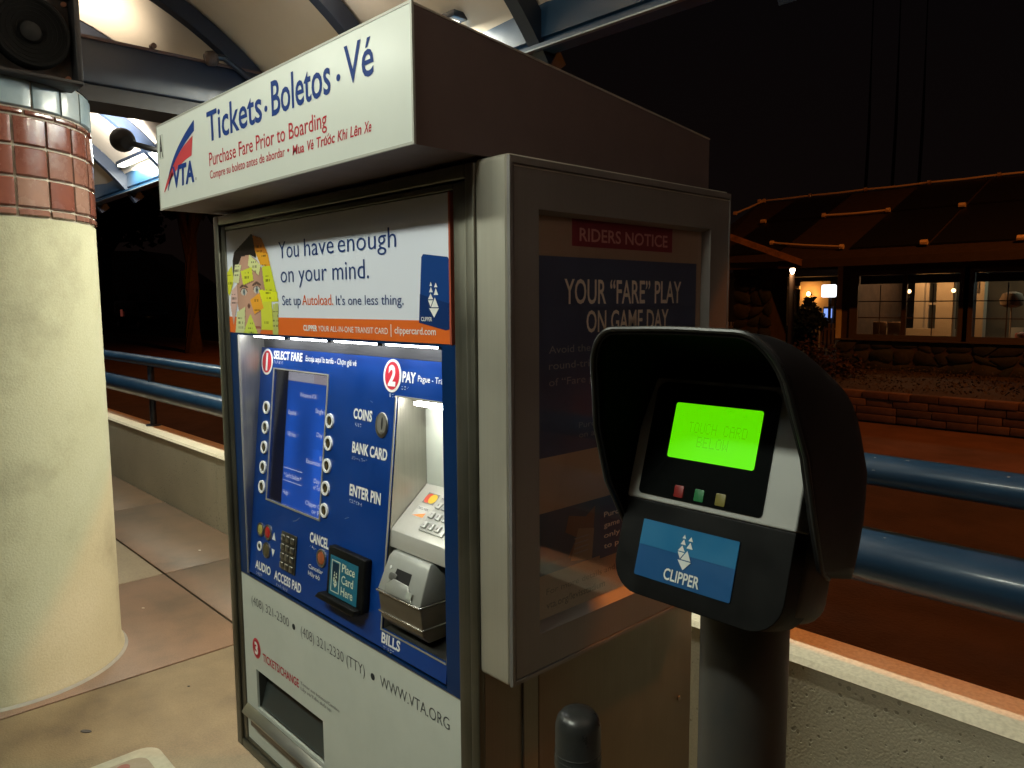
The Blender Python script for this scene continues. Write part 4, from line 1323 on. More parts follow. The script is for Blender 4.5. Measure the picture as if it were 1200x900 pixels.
T('Purchase your Day Pass', FN, .986, 1.22, 1.281, .010, PN + .0005, PTXD, pst)
T('on a Clipper card', FN, .986, 1.16, 1.2635, .010, PN + .0005, PTXD, pst)
P2('tan_band', [(.86, 1.145), (1.345, 1.145), (1.345, 1.24), (.86, 1.24)], PN + .0003, mat('poster_light_tan', (.44, .31, .22), .65))
P2('lower_navy', [(.86, 1.036), (1.345, 1.036), (1.345, 1.145), (.86, 1.145)], PN + .0003, NV2)
P2('photo_hand', [(.958, 1.052), (.995, 1.047), (1.025, 1.075), (1.031, 1.133), (1.005, 1.118), (.96, 1.128), (.951, 1.10), (.98, 1.085)], PN + .0006, mat('photo_hand_tone', (.20, .12, .085), .6))
P2('photo_ticket', [(.965, 1.045), (1.022, 1.035), (1.028, 1.092), (.985, 1.10)], PN + .0008, mat('photo_ticket_tone', (.30, .22, .16), .6))
for i in range(4):
    plate('ticket_line', FN, .974, 1.012, 1.055 + i * .009, 1.057 + i * .009, PN + .0011, PTXD, pst, t=.0001)
P2('inset_box', [(1.045, 1.03), (1.30, 1.03), (1.30, 1.128), (1.045, 1.128)], PN + .0005, NV)
for i, s_ in enumerate(('Purchase before', 'game day and the', 'only thing left', 'to pass is time')):
    T(s_, FN, 1.056, 1.21, 1.106 - i * .020, .0095, PN + .0009, PTXT, pst, bold=.01)
T('For more details and information', FN, .903, 1.20, .9995, .0105, PN + .0005, mat('poster_brown_ink', (.10, .065, .045), .6), pst)
T('vta.org/levisstadium', FN, .903, 1.06, .9740, .0125, PN + .0005, mat('poster_brown_ink', (.1, .065, .045)), pst, bold=.012)
plate('pane', FN, WIN[0] + .004, WIN[1] - .008, WIN[2] + .0142, WIN[3] - .006, -.0150, GLASS, nc, t=.0012)

# ------------------------------------------------------------------ CARD READER
rd = thing('card_reader', 'black hooded transit card reader with a bright green screen on a grey post', 'card reader', (-.338, .61, 0))
xc = -.3385
ta = rad(17)
FR = Fr((0, .56, 1.3875), (1, 0, 0), (0, math.sin(ta), math.cos(ta)))     # b is up the slope (negative = lower)
lathe('post', [(.055, 0), (.055, .012), (.0395, .014), (.0395, 1.262), (0, 1.262)], mat('grey_painted_post', (.055, .058, .058), .45, .3, noise=(8, (.09, .075, .06), .7), bump=(300, .1, .0004)), rd, (-.338, .612), 40)
# rear casing
cas = prism('rear_casing', FR, rrect(xc - .074, xc + .083, -.1400, -.040, (.022, .022, .01, .01), 6), -.076, -.020, GREYC, rd, bv=.007, seg=3)
prism('neck_block', FR, rrect(xc - .06, xc + .06, -.10, .05, .01, 3), -.062, -.046, GREYC, rd)
# front black body
fb = prism('front_body', FR, rrect(xc - .0805, xc + .081, -.1480, -.0660, (.028, .028, .001, .001), 7), -.045, .0, BLACKP, rd, bv=.014, seg=5)
sv = prism('silver_surround', FR, rrect(xc - .0805, xc + .081, -.0658, .046, (.002, .002, .012, .012), 4), -.036, .0006, SILVER, rd, bv=.016, seg=6)
prism('lens_window', FR, rrect(-.4068, -.2866, -.0608, .042, (.004, .004, .01, .01), 4), .0004, .0016, LENS, rd, bv=.0005)
GRN = mat('lit_green_lcd', (.05, .3, .01), .3, emis=(.14, .90, .0), estr=.80, noise=(12, (.04, .25, .01), .5))
lcd = prism('screen', FR, rrect(-.3832, -.2998, -.0248, .0243, .0022, 4), .0018, .0022, GRN, rd)
LCT = mat('lcd_dark_segments', (.03, .16, .01), .6, emis=(.12, .80, .0), estr=.74)
# dot matrix letters
FONT5 = {'T': ['11111', '00100', '00100', '00100', '00100', '00100', '00100'], 'O': ['01110', '10001', '10001', '10001', '10001', '10001', '01110'], 'U': ['10001'] * 6 + ['01110'],
         'C': ['01110', '10001', '10000', '10000', '10000', '10001', '01110'], 'H': ['10001', '10001', '10001', '11111', '10001', '10001', '10001'], 'A': ['01110', '10001', '10001', '11111', '10001', '10001', '10001'],
         'R': ['11110', '10001', '10001', '11110', '10100', '10010', '10001'], 'D': ['11110', '10001', '10001', '10001', '10001', '10001', '11110'], 'B': ['11110', '10001', '10001', '11110', '10001', '10001', '11110'],
         'E': ['11111', '10000', '10000', '11110', '10000', '10000', '11111'], 'L': ['10000'] * 6 + ['11111'], 'W': ['10001', '10001', '10001', '10101', '10101', '11011', '10001'], ' ': ['00000'] * 7}


def matrix_text(s_, a0, b_top, w_, h_):
    vs, fs = [], []
    px = w_ / (len(s_) * 6 - 1)
    py = h_ / 7
    for i, ch in enumerate(s_):
        for r_, row in enumerate(FONT5[ch]):
            for c_, v in enumerate(row):
                if v == '1':
                    x = a0 + (i * 6 + c_) * px
                    y = b_top - r_ * py
                    k0 = len(vs)
                    vs += [FR.p(x, y, .0024), FR.p(x + px * .88, y, .0024), FR.p(x + px * .88, y - py * .88, .0024), FR.p(x, y - py * .88, .0024)]
                    fs.append((k0, k0 + 1, k0 + 2, k0 + 3))
    mk('lcd_lettering', vs, fs, LCT, lcd)


matrix_text('TOUCH CARD', -.3665, .0085, .056, .0095)
matrix_text('BELOW', -.3560, -.0035, .030, .0095)
for x, m_ in ((-.3648, mat('red_led', (.15, .012, .01), .4, emis=(.5, .02, .01), estr=.05)), (-.3447, mat('green_led', (.02, .13, .045), .4, emis=(.05, .5, .12), estr=.03)), (-.3243, mat('amber_led', (.15, .13, .03), .4, emis=(.5, .4, .03), estr=.02))):
    prism('indicator_light', FR, rrect(x - .0046, x + .0046, -.0582, -.0478, .001, 3), .0018, .0024, m_, rd, bv=.0003)
lab = prism('card_label', FR, rrect(-.3953, -.3010, -.1316, -.0824, .0015, 3), .0002, .0009, mat('label_blue', (.010, .07, .20), .35, noise=(20, (.012, .085, .23), .7)), rd)
prism('label_sky_band', FR, [(-.3951, -.1045), (-.3012, -.1045), (-.3012, -.0826), (-.3951, -.0826)], .0011, .0012, mat('label_light_blue', (.014, .13, .28), .35, noise=(20, (.02, .16, .32), .7)), lab)
LW = mat('label_white', (.62, .66, .64), .5)
clipper_logo(FR, -.3485, -.0875, .0285, .0015, LW, lab)
T('CLIPPER', FR, -.3650, -.3300, -.1282, .0092, .0015, LW, lab, bold=.018)
# hood
fr_ = [(0, .556, 1.290), (.08, .541, 1.299), (.30, .518, 1.342), (.55, .502, 1.392), (.78, .490, 1.437), (1, .476, 1.4790)]
bk_ = [(0, .613, 1.274), (.2, .624, 1.305), (.5, .633, 1.350), (.75, .633, 1.388), (.9, .628, 1.412), (1, .610, 1.430)]
hw_ = [(0, .090, 0), (.08, .092, 0), (.30, .0950, 0), (.55, .0945, 0), (.78, .087, 0), (1, .084, 0)]


def itp(tab, f):
    for i in range(len(tab) - 1):
        if f <= tab[i + 1][0]:
            t = (f - tab[i][0]) / (tab[i + 1][0] - tab[i][0])
            return tab[i][1] + t * (tab[i + 1][1] - tab[i][1]), tab[i][2] + t * (tab[i + 1][2] - tab[i][2])
    return tab[-1][1], tab[-1][2]


arch = [(-1, f / 10) for f in range(0, 8)]
for i in range(1, 7):
    t = PI / 2 * i / 6
    arch.append((-1 + .30 * (1 - math.cos(t)), .72 + .28 * math.sin(t) if i else .72))
arch = [(-1, f) for f in (0, .08, .18, .3, .42, .55, .66, .74)] + [(-1 + .36 * (1 - math.cos(PI / 2 * i / 8)), .78 + .22 * math.sin(PI / 2 * i / 8)) for i in range(9)] + [(-.4, 1.003), (-.2, 1.006)]
arch = arch + [(0, 1.007)] + [(-x, f) for x, f in reversed(arch)]
ST = 12
xh = -.3290
vs, fs = [], []
HW = .0885
for s_ in range(ST + 1):
    t = s_ / ST
    for x, f in arch:
        f1 = min(f, 1)
        y0, z0 = itp(fr_, f1)
        y1, z1 = itp(bk_, f1)
        te = t
        y = y0 + (y1 - y0) * te
        z = z0 + (z1 - z0) * te + .0135 * math.sin(PI * te) * f1 ** 2 + (f - f1) * .15
        hw = itp(hw_, f1)[0] * (1 - .10 * max(0, te - .75) / .25 * (te - .75) * 4)
        vs.append((xh + x * hw, y, z))
NA = len(arch)
for s_ in range(ST):
    for i in range(NA - 1):
        fs.append((s_ * NA + i, s_ * NA + i + 1, (s_ + 1) * NA + i + 1, (s_ + 1) * NA + i))
# closed back
fs.append(tuple(range(ST * NA, ST * NA + NA)))
hood = mk('hood', vs, fs, HOODM, rd, smooth=True)
hood.data.set_sharp_from_angle(angle=rad(60))
hood.data.materials.append(mat('matt_black_hood_lining', (.003, .003, .003), .9, spec=.04))
sm = hood.modifiers.new('thickness', 'SOLIDIFY')
sm.thickness = .0045
sm.offset = -1
sm.material_offset = 1
sm.material_offset_rim = 0
# rim bead round the hood's mouth
tube('hood_rim', [Vector((xh + x * itp(hw_, min(f, 1))[0] * 1.004, itp(fr_, min(f, 1))[0] - .0005, itp(fr_, min(f, 1))[1] + (f - min(f, 1)) * .15)) for x, f in arch], .0022, mat('worn_black_rim', (.014, .015, .015), .35, coat=0), rd, k=8)

# ------------------------------------------------------------------ capped post
bl = thing('capped_post', 'short grey pipe post with a rounded black cap beside the ticket machine', 'post', (-.692, .783, 0))
lathe('cap', [(0, .912), (.012, .9115), (.024, .908), (.0305, .900), (.0335, .888), (.0335, .842), (.0345, .840), (.0345, .828), (.029, .826), (.029, .824)], mat('black_moulded_cap', (.022, .024, .024), .32, noise=(40, (.035, .036, .034), .6), bump=(350, .2, .0005)), bl, (-.692, .783), 40)
for z in (.842, .850):
    lathe('moulded_ring', [(.0336, z - .001), (.0343, z), (.0336, z + .001)], mat('black_moulded_cap', (.02, .02, .02)), bl, (-.692, .783), 32)
lathe('pipe', [(.045, 0), (.045, .01), (.0285, .011), (.0285, .826)], mat('grey_pipe', (.09, .095, .095), .45, .4, noise=(9, (.12, .10, .08), .6)), bl, (-.692, .783), 32)

# ------------------------------------------------------------------ BEYOND THE WALL, RIGHT: low block wall, planter, house
BLK = [mat('red_brown_wall_block', (.10, .055, .04), .9, noise=(9, (.065, .035, .027), .9), bump=(40, .6, .006)),
       mat('darker_wall_block', (.07, .04, .03), .9, noise=(9, (.045, .028, .02), .9), bump=(40, .6, .006)),
       mat('paler_wall_block', (.13, .075, .05), .9, noise=(9, (.09, .05, .038), .9), bump=(40, .6, .006))]
lw = thing('retaining_wall', 'low dry-laid block wall at the far side of the road below the house', 'wall', (-3, 9.8, 0))
box('wall_core', -9, 2.5, 9.74, 9.95, -.05, .345, mat('dark_wall_core', (.02, .014, .01), .95), lw)
rnd = random.Random(5)
protos = {}
for c_ in range(4):
    z0 = .0 + c_ * .094
    x = -6.5 - rnd.random() * .3
    while x < 1.6:
        li = rnd.choice([.24, .32, .40, .48])
        mi = rnd.choice([0, 0, 1, 2])
        key = (li, mi)
        dy = rnd.uniform(-.014, .008)
        if key not in protos:
            o = box('block', -3, -3 + li - .008, 9.69, 9.84, .0, .0885, BLK[mi], lw, bv=.008)
            protos[key] = o
            o.location = (x + 3, dy, z0)
        else:
            c = clone(protos[key], (x + 3, dy, z0))
            c.parent = lw
        x += li
STN = [mat('grey_field_stone', (.024, .032, .032), .9, noise=(6, (.022, .026, .025), .9), bump=(20, .8, .01)),
       mat('brown_field_stone', (.042, .040, .034), .9, noise=(6, (.026, .026, .022), .9), bump=(20, .8, .01)),
       mat('dark_field_stone', (.024, .026, .026), .9, noise=(6, (.016, .018, .018), .9), bump=(20, .8, .01))]
bed = mk('planting_bed', [(-12, 9.90, .335), (4, 9.90, .335), (4, 12.98, .36), (-12, 12.98, .36)], [(0, 1, 2, 3)], mat('bark_mulch', (.03, .02, .014), .95, noise=(5, (.045, .03, .02), .9), bump=(30, 1, .02)), kind='structure')
# low ground cover of small leaves
vs, fs = [], []
rnd = random.Random(21)
for i in range(7000):
    x, y = rnd.uniform(-8.2, 1.5), rnd.uniform(10.0, 12.8)
    h = .34 + abs(rnd.gauss(0, .07)) * (1 + .8 * math.sin(x * 3.1) * math.sin(y * 2.3))
    s_, t, g = rnd.uniform(.008, .022), rnd.random() * 6.28, rnd.uniform(-.6, .6)
    a = Vector((math.cos(t) * s_, math.sin(t) * s_, g * s_))
    b = Vector((-math.sin(t) * s_ * .5, math.cos(t) * s_ * .5, rnd.uniform(.2, .9) * s_))
    k0 = len(vs)
    c = Vector((x, y, h))
    vs += [c - a, c - b, c + a, c + b]
    fs.append((k0, k0 + 1, k0 + 2, k0 + 3))
gc = mk('ground_cover', vs, fs, mat('dry_leaf_cover', (.05, .034, .02), .8, noise=(3, (.03, .024, .014), .9)), kind='stuff')

hs = thing('stone_house', 'single-storey house with lit windows, field-stone base and a dark panelled roof', 'house', (-4, 14, .3))
TRIM = mat('dark_brown_trim', (.05, .036, .03), .7, noise=(8, (.035, .026, .022), .8))
TRIMP = mat('window_frame_paint', (.07, .058, .058), .6)
WALLB = mat('brown_siding', (.06, .042, .033), .85, noise=(5, (.04, .03, .025), .9))
H_Y = 13.0
FH = Fr((0, H_Y, 0), (1, 0, 0), (0, 0, 1))
wins = [(-5.275, -3.715, .925, 1.935), (-3.56, -1.7, .925, 1.935), (-1.5, .4, .925, 1.935)]
holed('front_wall', FH, -5.58, 4.2, .30, 2.34, wins, -.20, 0, WALLB, hs)
box('side_wall', -5.58, -5.40, 13.201, 18.5, .30, 2.34, WALLB, hs)
box('corner_board', -5.615, -5.53, H_Y - .018, H_Y + .07, .74, 2.3, mat('pale_corner_board', (.62, .58, .46), .6), hs)
box('back_wall', -5.58, 4.2, 18.5, 18.7, .3, 2.34, WALLB, hs)
box('house_floor', -5.38, 4.1, 13.21, 18.49, .36, .40, mat('floor_tan', (.22, .13, .07), .6), hs)
# room
ROOM = mat('cream_room_wall', (.55, .45, .30), .8, noise=(2, (.48, .38, .25), .7))
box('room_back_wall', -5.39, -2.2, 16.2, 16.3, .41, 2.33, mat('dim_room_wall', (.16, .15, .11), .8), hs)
for (x0, x1, y) in ((-5.02, -4.86, 14.9), (-4.50, -4.24, 14.4), (-3.98, -3.72, 14.2)):
    box('room_column', x0, x1, y, y + .18, .41, 2.33, ROOM, hs)
box('room_half_wall', -5.38, -4.26, 14.6, 14.7, .41, 1.00, ROOM, hs)
box('room_half_wall', -3.6, -1.9, 15.4, 15.5, .41, 1.02, ROOM, hs)
DOORF = mat('door_frame_cream', (.46, .37, .25), .6)
for (x0, x1) in ((-4.86, -4.52), (-4.24, -3.98)):
    d = holed('room_door', Fr((0, 15.0, 0), (1, 0, 0), (0, 0, 1)), x0, x1, .41, 1.98, [(x0 + .05, x1 - .05, .95, 1.42), (x0 + .05, x1 - .05, 1.46, 1.9)], -.04, 0, DOORF, hs)
box('wall_picture', -3.90, -3.80, 14.185, 14.195, 1.62, 1.80, mat('picture_brown', (.12, .09, .06), .6), hs)
LM = mat('lit_globe', (.9, .8, .6), .5, emis=(1, .62, .28), estr=5)
for (x, y, z, r) in ((-4.93, 14.35, 1.66, .035), (-4.12, 14.0, 1.66, .035)):
    l_ = lathe('wall_sconce', [(0, z + r), (r * .7, z + r * .7), (r, z), (r * .7, z - r * .7), (0, z - r)], LM, hs, (x, y), 14)
    lathe('sconce_stem', [(.008, z - r), (.008, z - r - .06), (.02, z - r - .065)], TRIM, l_, (x, y), 8)
light('room_light', 'POINT', (-4.3, 13.7, 2.05), 26, (1, .55, .24), shadow_soft_size=.12)
light('room_light', 'POINT', (-4.75, 14.6, 2.15), 16, (1, .58, .28), shadow_soft_size=.12)
light('room_light', 'POINT', (-2.9, 14.2, 2.1), 9, (.75, .95, .85), shadow_soft_size=.12)
# things in the rooms
lp = thing('table_lamp', 'round pale lampshade on a thin stand just inside the right-hand window', 'lamp', (-3.28, 14.0, .41))
lathe('stand', [(.10, .41), (.10, .43), (.012, .44), (.012, 1.5)], DOORF, lp, (-3.28, 14.0), 12)
lathe('lamp_shade', [(.08, 1.38), (.15, 1.42), (.17, 1.50), (.13, 1.60), (.05, 1.63)], mat('tan_shade', (.22, .15, .09), .8), lp, (-3.28, 14.0), 20)
sf = thing('sofa', 'floral red and white sofa back behind the right-hand window', 'sofa', (-2.6, 13.9, .41))
SOF = mat('floral_sofa_fabric', (.42, .10, .08), .85, noise=(16, (.6, .5, .4), 1))
box('backrest', -3.0, -2.2, 13.62, 13.80, .62, 1.22, SOF, sf, bv=.05)
box('seat', -3.0, -2.2, 13.80, 14.4, .50, .80, SOF, sf, bv=.04)
for x in (-3.14, -2.2):
    box('armrest', x, x + .13, 13.64, 14.4, .45, 1.0, SOF, sf, bv=.04)
for x in (-2.98, -2.32):
    box('foot', x, x + .06, 13.7, 13.76, .41, .5, TRIM, sf)
for i, (x, w_) in enumerate(((-5.22, .22), (-4.98, .26))):
    cb = thing('low_bench', ('left' if i == 0 else 'right') + ' one of two small tan chairs inside the left-hand window', 'chair', (x + w_ / 2, 13.6, .41), 'chairs inside the left-hand window')
    box('backrest', x, x + w_, 13.55, 13.6, .8, 1.14, mat('tan_chair', (.34, .2, .11), .7), cb, bv=.015)
    box('seat', x, x + w_, 13.6, 13.9, .76, .82, mat('tan_chair', (.3, .2, .1)), cb, bv=.01)
    for xx in (x + .01, x + w_ - .04):
        for yy_ in (13.56, 13.86):
            box('leg', xx, xx + .03, yy_, yy_ + .03, .41, .76, TRIM, cb)
# window joinery
for wi, (x0, x1, z0, z1) in enumerate(wins):
    wf = holed('window', FH, x0 - .11, x1 + .11, z0 - .055, z1 + .05, [(x0 + .02, x1 - .02, z0 + .02, z1 - .02)], .001, .04, TRIMP, hs)
    prism('window_sill', FH, [(x0 - .12, z0 - .085), (x1 + .12, z0 - .085), (x1 + .12, z0 - .057), (x0 - .12, z0 - .057)], .001, .06, TRIMP, wf)
    plate('blind', FH, x0 + .02, x1 - .02, z1 - .16, z1 - .02, -.06, mat('dark_blind', (.012, .014, .014), .8), wf, t=.01)
    xm = -4.53 if wi == 0 else (x0 + x1) / 2
    plate('mullion', FH, xm - .035, xm + .035, z0 + .02, z1 - .02, -.03, TRIM, wf, t=.05)
    for s0, s1 in ((x0 + .02, xm - .036), (xm + .036, x1 - .02)):
        for f in (.34, .67):
            zz = z0 + .02 + (z1 - z0 - .2) * f
            plate('glazing_bar', FH, s0, s1, zz - .008, zz + .008, -.018, TRIM, wf, t=.012)
        xx = (s0 + s1) / 2
        plate('glazing_bar', FH, xx - .007, xx + .007, z0 + .02, z1 - .18, -.02, TRIM, wf, t=.012)
        plate('pane', FH, s0, s1, z0 + .02, z1 - .02, -.028, GLASSW, wf, t=.004)


# field stones of the base and the porch pier
def stones(fr, a0, a1, b0, b1, na, nb, parent, seed, dep=.05):
    rn = random.Random(seed)
    P_ = {}
    for j in range(nb + 1):
        for i in range(na + 1):
            P_[(i, j)] = (a0 + (a1 - a0) * (i + (.5 * (j % 2) if 0 < i < na else 0) * .6 + (rn.uniform(-.38, .38) if 0 < i < na else 0)) / na,
                          b0 + (b1 - b0) * (j + (rn.uniform(-.36, .36) if 0 < j < nb else 0)) / nb)
    for j in range(nb):
        for i in range(na):
            q_ = [P_[(i, j)], P_[(i + 1, j)], P_[(i + 1, j + 1)], P_[(i, j + 1)]]
            cx_ = sum(p[0] for p in q_) / 4
            cz_ = sum(p[1] for p in q_) / 4
            rr_ = []
            for k_ in range(4):              # cut the corners so each reads as a rounded stone
                p, nx_ = q_[k_], q_[(k_ + 1) % 4]
                f1, f2 = rn.uniform(.14, .3), rn.uniform(.7, .86)
                for f in (f1, f2):
                    rr_.append((p[0] + (nx_[0] - p[0]) * f, p[1] + (nx_[1] - p[1]) * f))
            rr_ = [(cx_ + (a - cx_) * .93, cz_ + (b - cz_) * .91) for a, b in rr_]
            o = prism('stone', fr, rr_, -.02, rn.uniform(.3, 1.0) * dep, rn.choice(STN), parent, bv=rn.uniform(.003, .009), seg=1)


stones(FH, -5.60, -1.2, .32, .845, 15, 3, hs, 31)
box('stone_cap_course', -5.62, -1.0, H_Y - .075, H_Y - .001, .846, .866, mat('dark_cap_stone', (.07, .06, .05), .9), hs)
stones(FH, -1.2, 2.4, .32, .845, 9, 3, hs, 32)
# roof
RT_ = .43


def rz_(y):
    return 2.24 + (y - 12.6) * RT_


ROOFM = mat('dark_brown_shingle', (.042, .028, .026), .85, noise=(10, (.03, .021, .02), .9), bump=(25, .6, .01))
roof = mk('roof', [(-7.9, 12.45, rz_(12.45)), (4.6, 12.45, rz_(12.45)), (4.6, 16.0, rz_(16)), (-8.75, 16.0, rz_(16)), (-9.6, 12.45 + 2.0, rz_(12.45 + 1.4) - .3),
                   (-7.9, 12.45, rz_(12.45) - .1), (4.6, 12.45, rz_(12.45) - .1), (4.6, 16.0, rz_(16) - .15), (-8.75, 16.0, rz_(16) - .15), (-9.6, 14.45, rz_(13.85) - .4)],
          [(0, 1, 2, 3), (0, 3, 4), (5, 6, 7, 8), (5, 8, 9), (0, 1, 6, 5), (1, 2, 7, 6), (2, 3, 8, 7), (3, 4, 9, 8), (4, 0, 5, 9)], ROOFM, hs)
mk('rear_roof', [(-8.75, 16.0, rz_(16) - .01), (4.6, 16.0, rz_(16) - .01), (4.6, 19.2, rz_(16) - 1.4), (-8.75, 19.2, rz_(16) - 1.4)], [(0, 1, 2, 3)], ROOFM, hs)
box('eave_board', -6.4, 4.6, 12.40, 12.448, 2.06, 2.19, TRIM, hs)
box('soffit', -6.4, 4.6, 12.449, 12.999, 2.10, 2.12, TRIM, hs)
# porch wing toward the road with its bargeboard, pier
PIPE = mat('weathered_pale_pipe', (.85, .66, .5), .5)
mk('porch_bargeboard', [(-7.60, 11.99, 2.76), (-5.98, 12.38, 2.09), (-5.98, 12.38, 2.20), (-7.60, 11.99, 2.87), (-7.60, 12.04, 2.76), (-5.98, 12.43, 2.09), (-5.98, 12.43, 2.20), (-7.60, 12.04, 2.87)],
   [(0, 1, 2, 3), (4, 5, 6, 7), (0, 1, 5, 4), (3, 2, 6, 7), (0, 3, 7, 4), (1, 2, 6, 5)], mat('bargeboard_paint', (.30, .16, .09), .7, noise=(9, (.12, .07, .045), .9)), hs)
pier = box('porch_pier', -7.42, -6.70, 12.75, 13.35, .3, 2.20, WALLB, hs)
stones(Fr((0, 12.75, 0), (1, 0, 0), (0, 0, 1)), -7.44, -6.68, .3, 2.18, 3, 8, pier, 41)
# solar mats and header pipes on the roof
SOL = mat('black_pool_heater_mat', (.006, .0065, .008), .55)
FRF = Fr((0, 12.6, 2.24), (1, 0, 0), (0, 1, RT_))
kr = math.sqrt(1 + RT_ * RT_)
yb_ = lambda y: (y - 12.6) * kr
xd = [-7.85, -6.62, -5.40, -4.17, -2.94, -1.71, -.48, .75, 1.98, 3.2]
for i in range(len(xd) - 1):
    if i == 1:
        continue
    for (y0, y1) in ((12.85, 14.50), (14.60, 15.9)):
        plate('heater_mat', FRF, xd[i] + .03, xd[i + 1] - .03, yb_(y0), yb_(y1), .004, SOL, hs, t=.03)


def pipe(p, q_, r=.021):
    o = tube('header_pipe', [FRF.p(p[0], yb_(p[1]), .06), FRF.p((p[0] + q_[0]) / 2, yb_((p[1] + q_[1]) / 2) - .02, .055), FRF.p(q_[0], yb_(q_[1]), .06)], r, PIPE, hs, k=8)
    for e_ in (p, q_):
        tube('pipe_clamp', [FRF.p(e_[0] - .03, yb_(e_[1]), .06), FRF.p(e_[0] + .03, yb_(e_[1]), .06)], r * 2.1, PIPE, o, k=8)


pipe((-6.96, 13.25), (-5.50, 12.85))
pipe((-6.60, 14.56), (-5.41, 14.54))
pipe((-8.9, 15.25), (-8.6, 15.95), .021)
for a, b in ((-8.72, -7.54), (-7.54, -6.39), (-6.39, -5.21), (-5.21, -4.05), (-4.05, -2.9), (-2.9, -1.7)):
    pipe((a, 15.96), (b, 15.96), .020)
for (x, y) in ((-7.82, 14.5), (-4.18, 14.43), (-4.21, 12.81), (-2.92, 12.77)):
    tube('pipe_clamp', [FRF.p(x - .05, yb_(y), .07), FRF.p(x + .05, yb_(y), .07)], .042, PIPE, hs, k=8)

# ------------------------------------------------------------------ far yard seen through the gap
fh = thing('far_cottage', 'distant cottage with a glowing porch wall seen between the stone pier and the house', 'house', (-14, 27, 0))
COT = mat('cottage_stucco', (.42, .28, .15), .85)
box('wall', -18, -9.5, 27, 32, 0, 2.35, mat('cottage_dark_wall', (.06, .045, .035), .9), fh)
box('porch_wall', -12.85, -11.75, 26.6, 26.98, 0, 2.2, COT, fh)  # pale piece kept narrow to match the lamp's pool of light
box('roof', -18.6, -9.0, 26.0, 32.4, 2.36, 2.60, TRIM, fh)
box('upper_storey', -17, -10.5, 29, 32, 2.61, 4.4, mat('cottage_upper', (.05, .035, .03), .9), fh)
box('porch_beam', -14.6, -12.6, 26.0, 26.12, 1.94, 2.04, mat('porch_beam_tan', (.5, .36, .2), .6), fh)
box('garage_door', -14.7, -13.1, 26.93, 26.99, 0, 1.85, mat('garage_dark', (.03, .022, .018), .8), fh)
light('porch_light', 'POINT', (-12.45, 26.25, 1.75), 26, (1, .5, .14), shadow_soft_size=.08)
pl_ = thing('porch_lamp', 'small glowing wall lamp on the distant cottage porch', 'lamp', (-12.45, 26.5, 1.8))
lathe('globe', [(0, 1.84), (.045, 1.82), (.065, 1.76), (.045, 1.70), (0, 1.68)], mat('lit_porch_globe', (.9, .7, .4), .5, emis=(1, .6, .2), estr=18), pl_, (-12.45, 26.42), 14)
box('bracket', -12.48, -12.42, 26.5, 26.6, 1.72, 1.76, TRIM, pl_)
yl = thing('yard_lamp_post', 'pale lamp post with a round glowing head between the stone pier and the house', 'lamp post', (-9.9, 20, 0))
tube('pole', [(-9.9, 20, 0), (-9.9, 20, 1.2), (-9.9, 20, 2.24)], .075, mat('pale_lamp_pole', (.42, .32, .26), .6), yl, k=12)
lathe('lamp_head', [(0, 2.43), (.05, 2.41), (.07, 2.355), (.05, 2.30), (.03, 2.25)], mat('lit_lamp_head', (.9, .8, .7), .5, emis=(1, .72, .45), estr=22), yl, (-9.9, 20), 16)
light('yard_lamp_light', 'POINT', (-9.9, 19.8, 2.36), 9, (1, .6, .3), shadow_soft_size=.1)
ls = thing('lit_sign', 'small bright white illuminated box sign beside the house corner', 'sign', (-10.2, 24, 0))
box('light_box', -10.86, -10.42, 23.9, 24.1, 1.62, 2.02, mat('lit_sign_white', (.9, .9, .95), .4, emis=(.9, .93, 1), estr=2.2), ls, bv=.05)
tube('sign_post', [(-10.6, 24, 0), (-10.6, 24, .8), (-10.6, 24, 1.62)], .05, TRIM, ls, k=8)
bs = thing('blue_light_box', 'tiny blue glowing panel low beside the white lit sign', 'light', (-10.9, 24.6, .9))
box('panel', -11.05, -10.8, 24.6, 24.65, .95, 1.25, mat('lit_blue_panel', (.2, .3, .8), .5, emis=(.25, .4, 1), estr=1.1), bs)
box('panel_housing', -11.10, -10.75, 24.66, 24.75, .0, 1.32, TRIM, bs)
fe = thing('picket_fence', 'low pale picket fence lit at its top in front of the distant cottage', 'fence', (-12, 23, 0))
PKM = mat('pale_picket', (.42, .30, .2), .7)
pk = None
for i in range(34):
    x = -13.9 + i * .12
    if pk is None:
        pk = box('picket', x, x + .06, 23.0, 23.03, 0, .82, PKM, fe)
    else:
        c = clone(pk, (i * .12, 0, 0))
        c.parent = fe
box('fence_rail', -13.95, -9.8, 23.031, 23.06, .62, .68, PKM, fe)

# ------------------------------------------------------------------ vegetation
LEAF = mat('dark_evergreen_leaf', (.035, .045, .02), .7, noise=(4, (.05, .05, .02), .8))
LEAF2 = mat('dry_shrub_leaf', (.06, .05, .025), .75, noise=(4, (.08, .055, .03), .8))
BARK = mat('dark_bark', (.07, .045, .035), .9, noise=(9, (.05, .032, .025), .9), bump=(20, .8, .02))


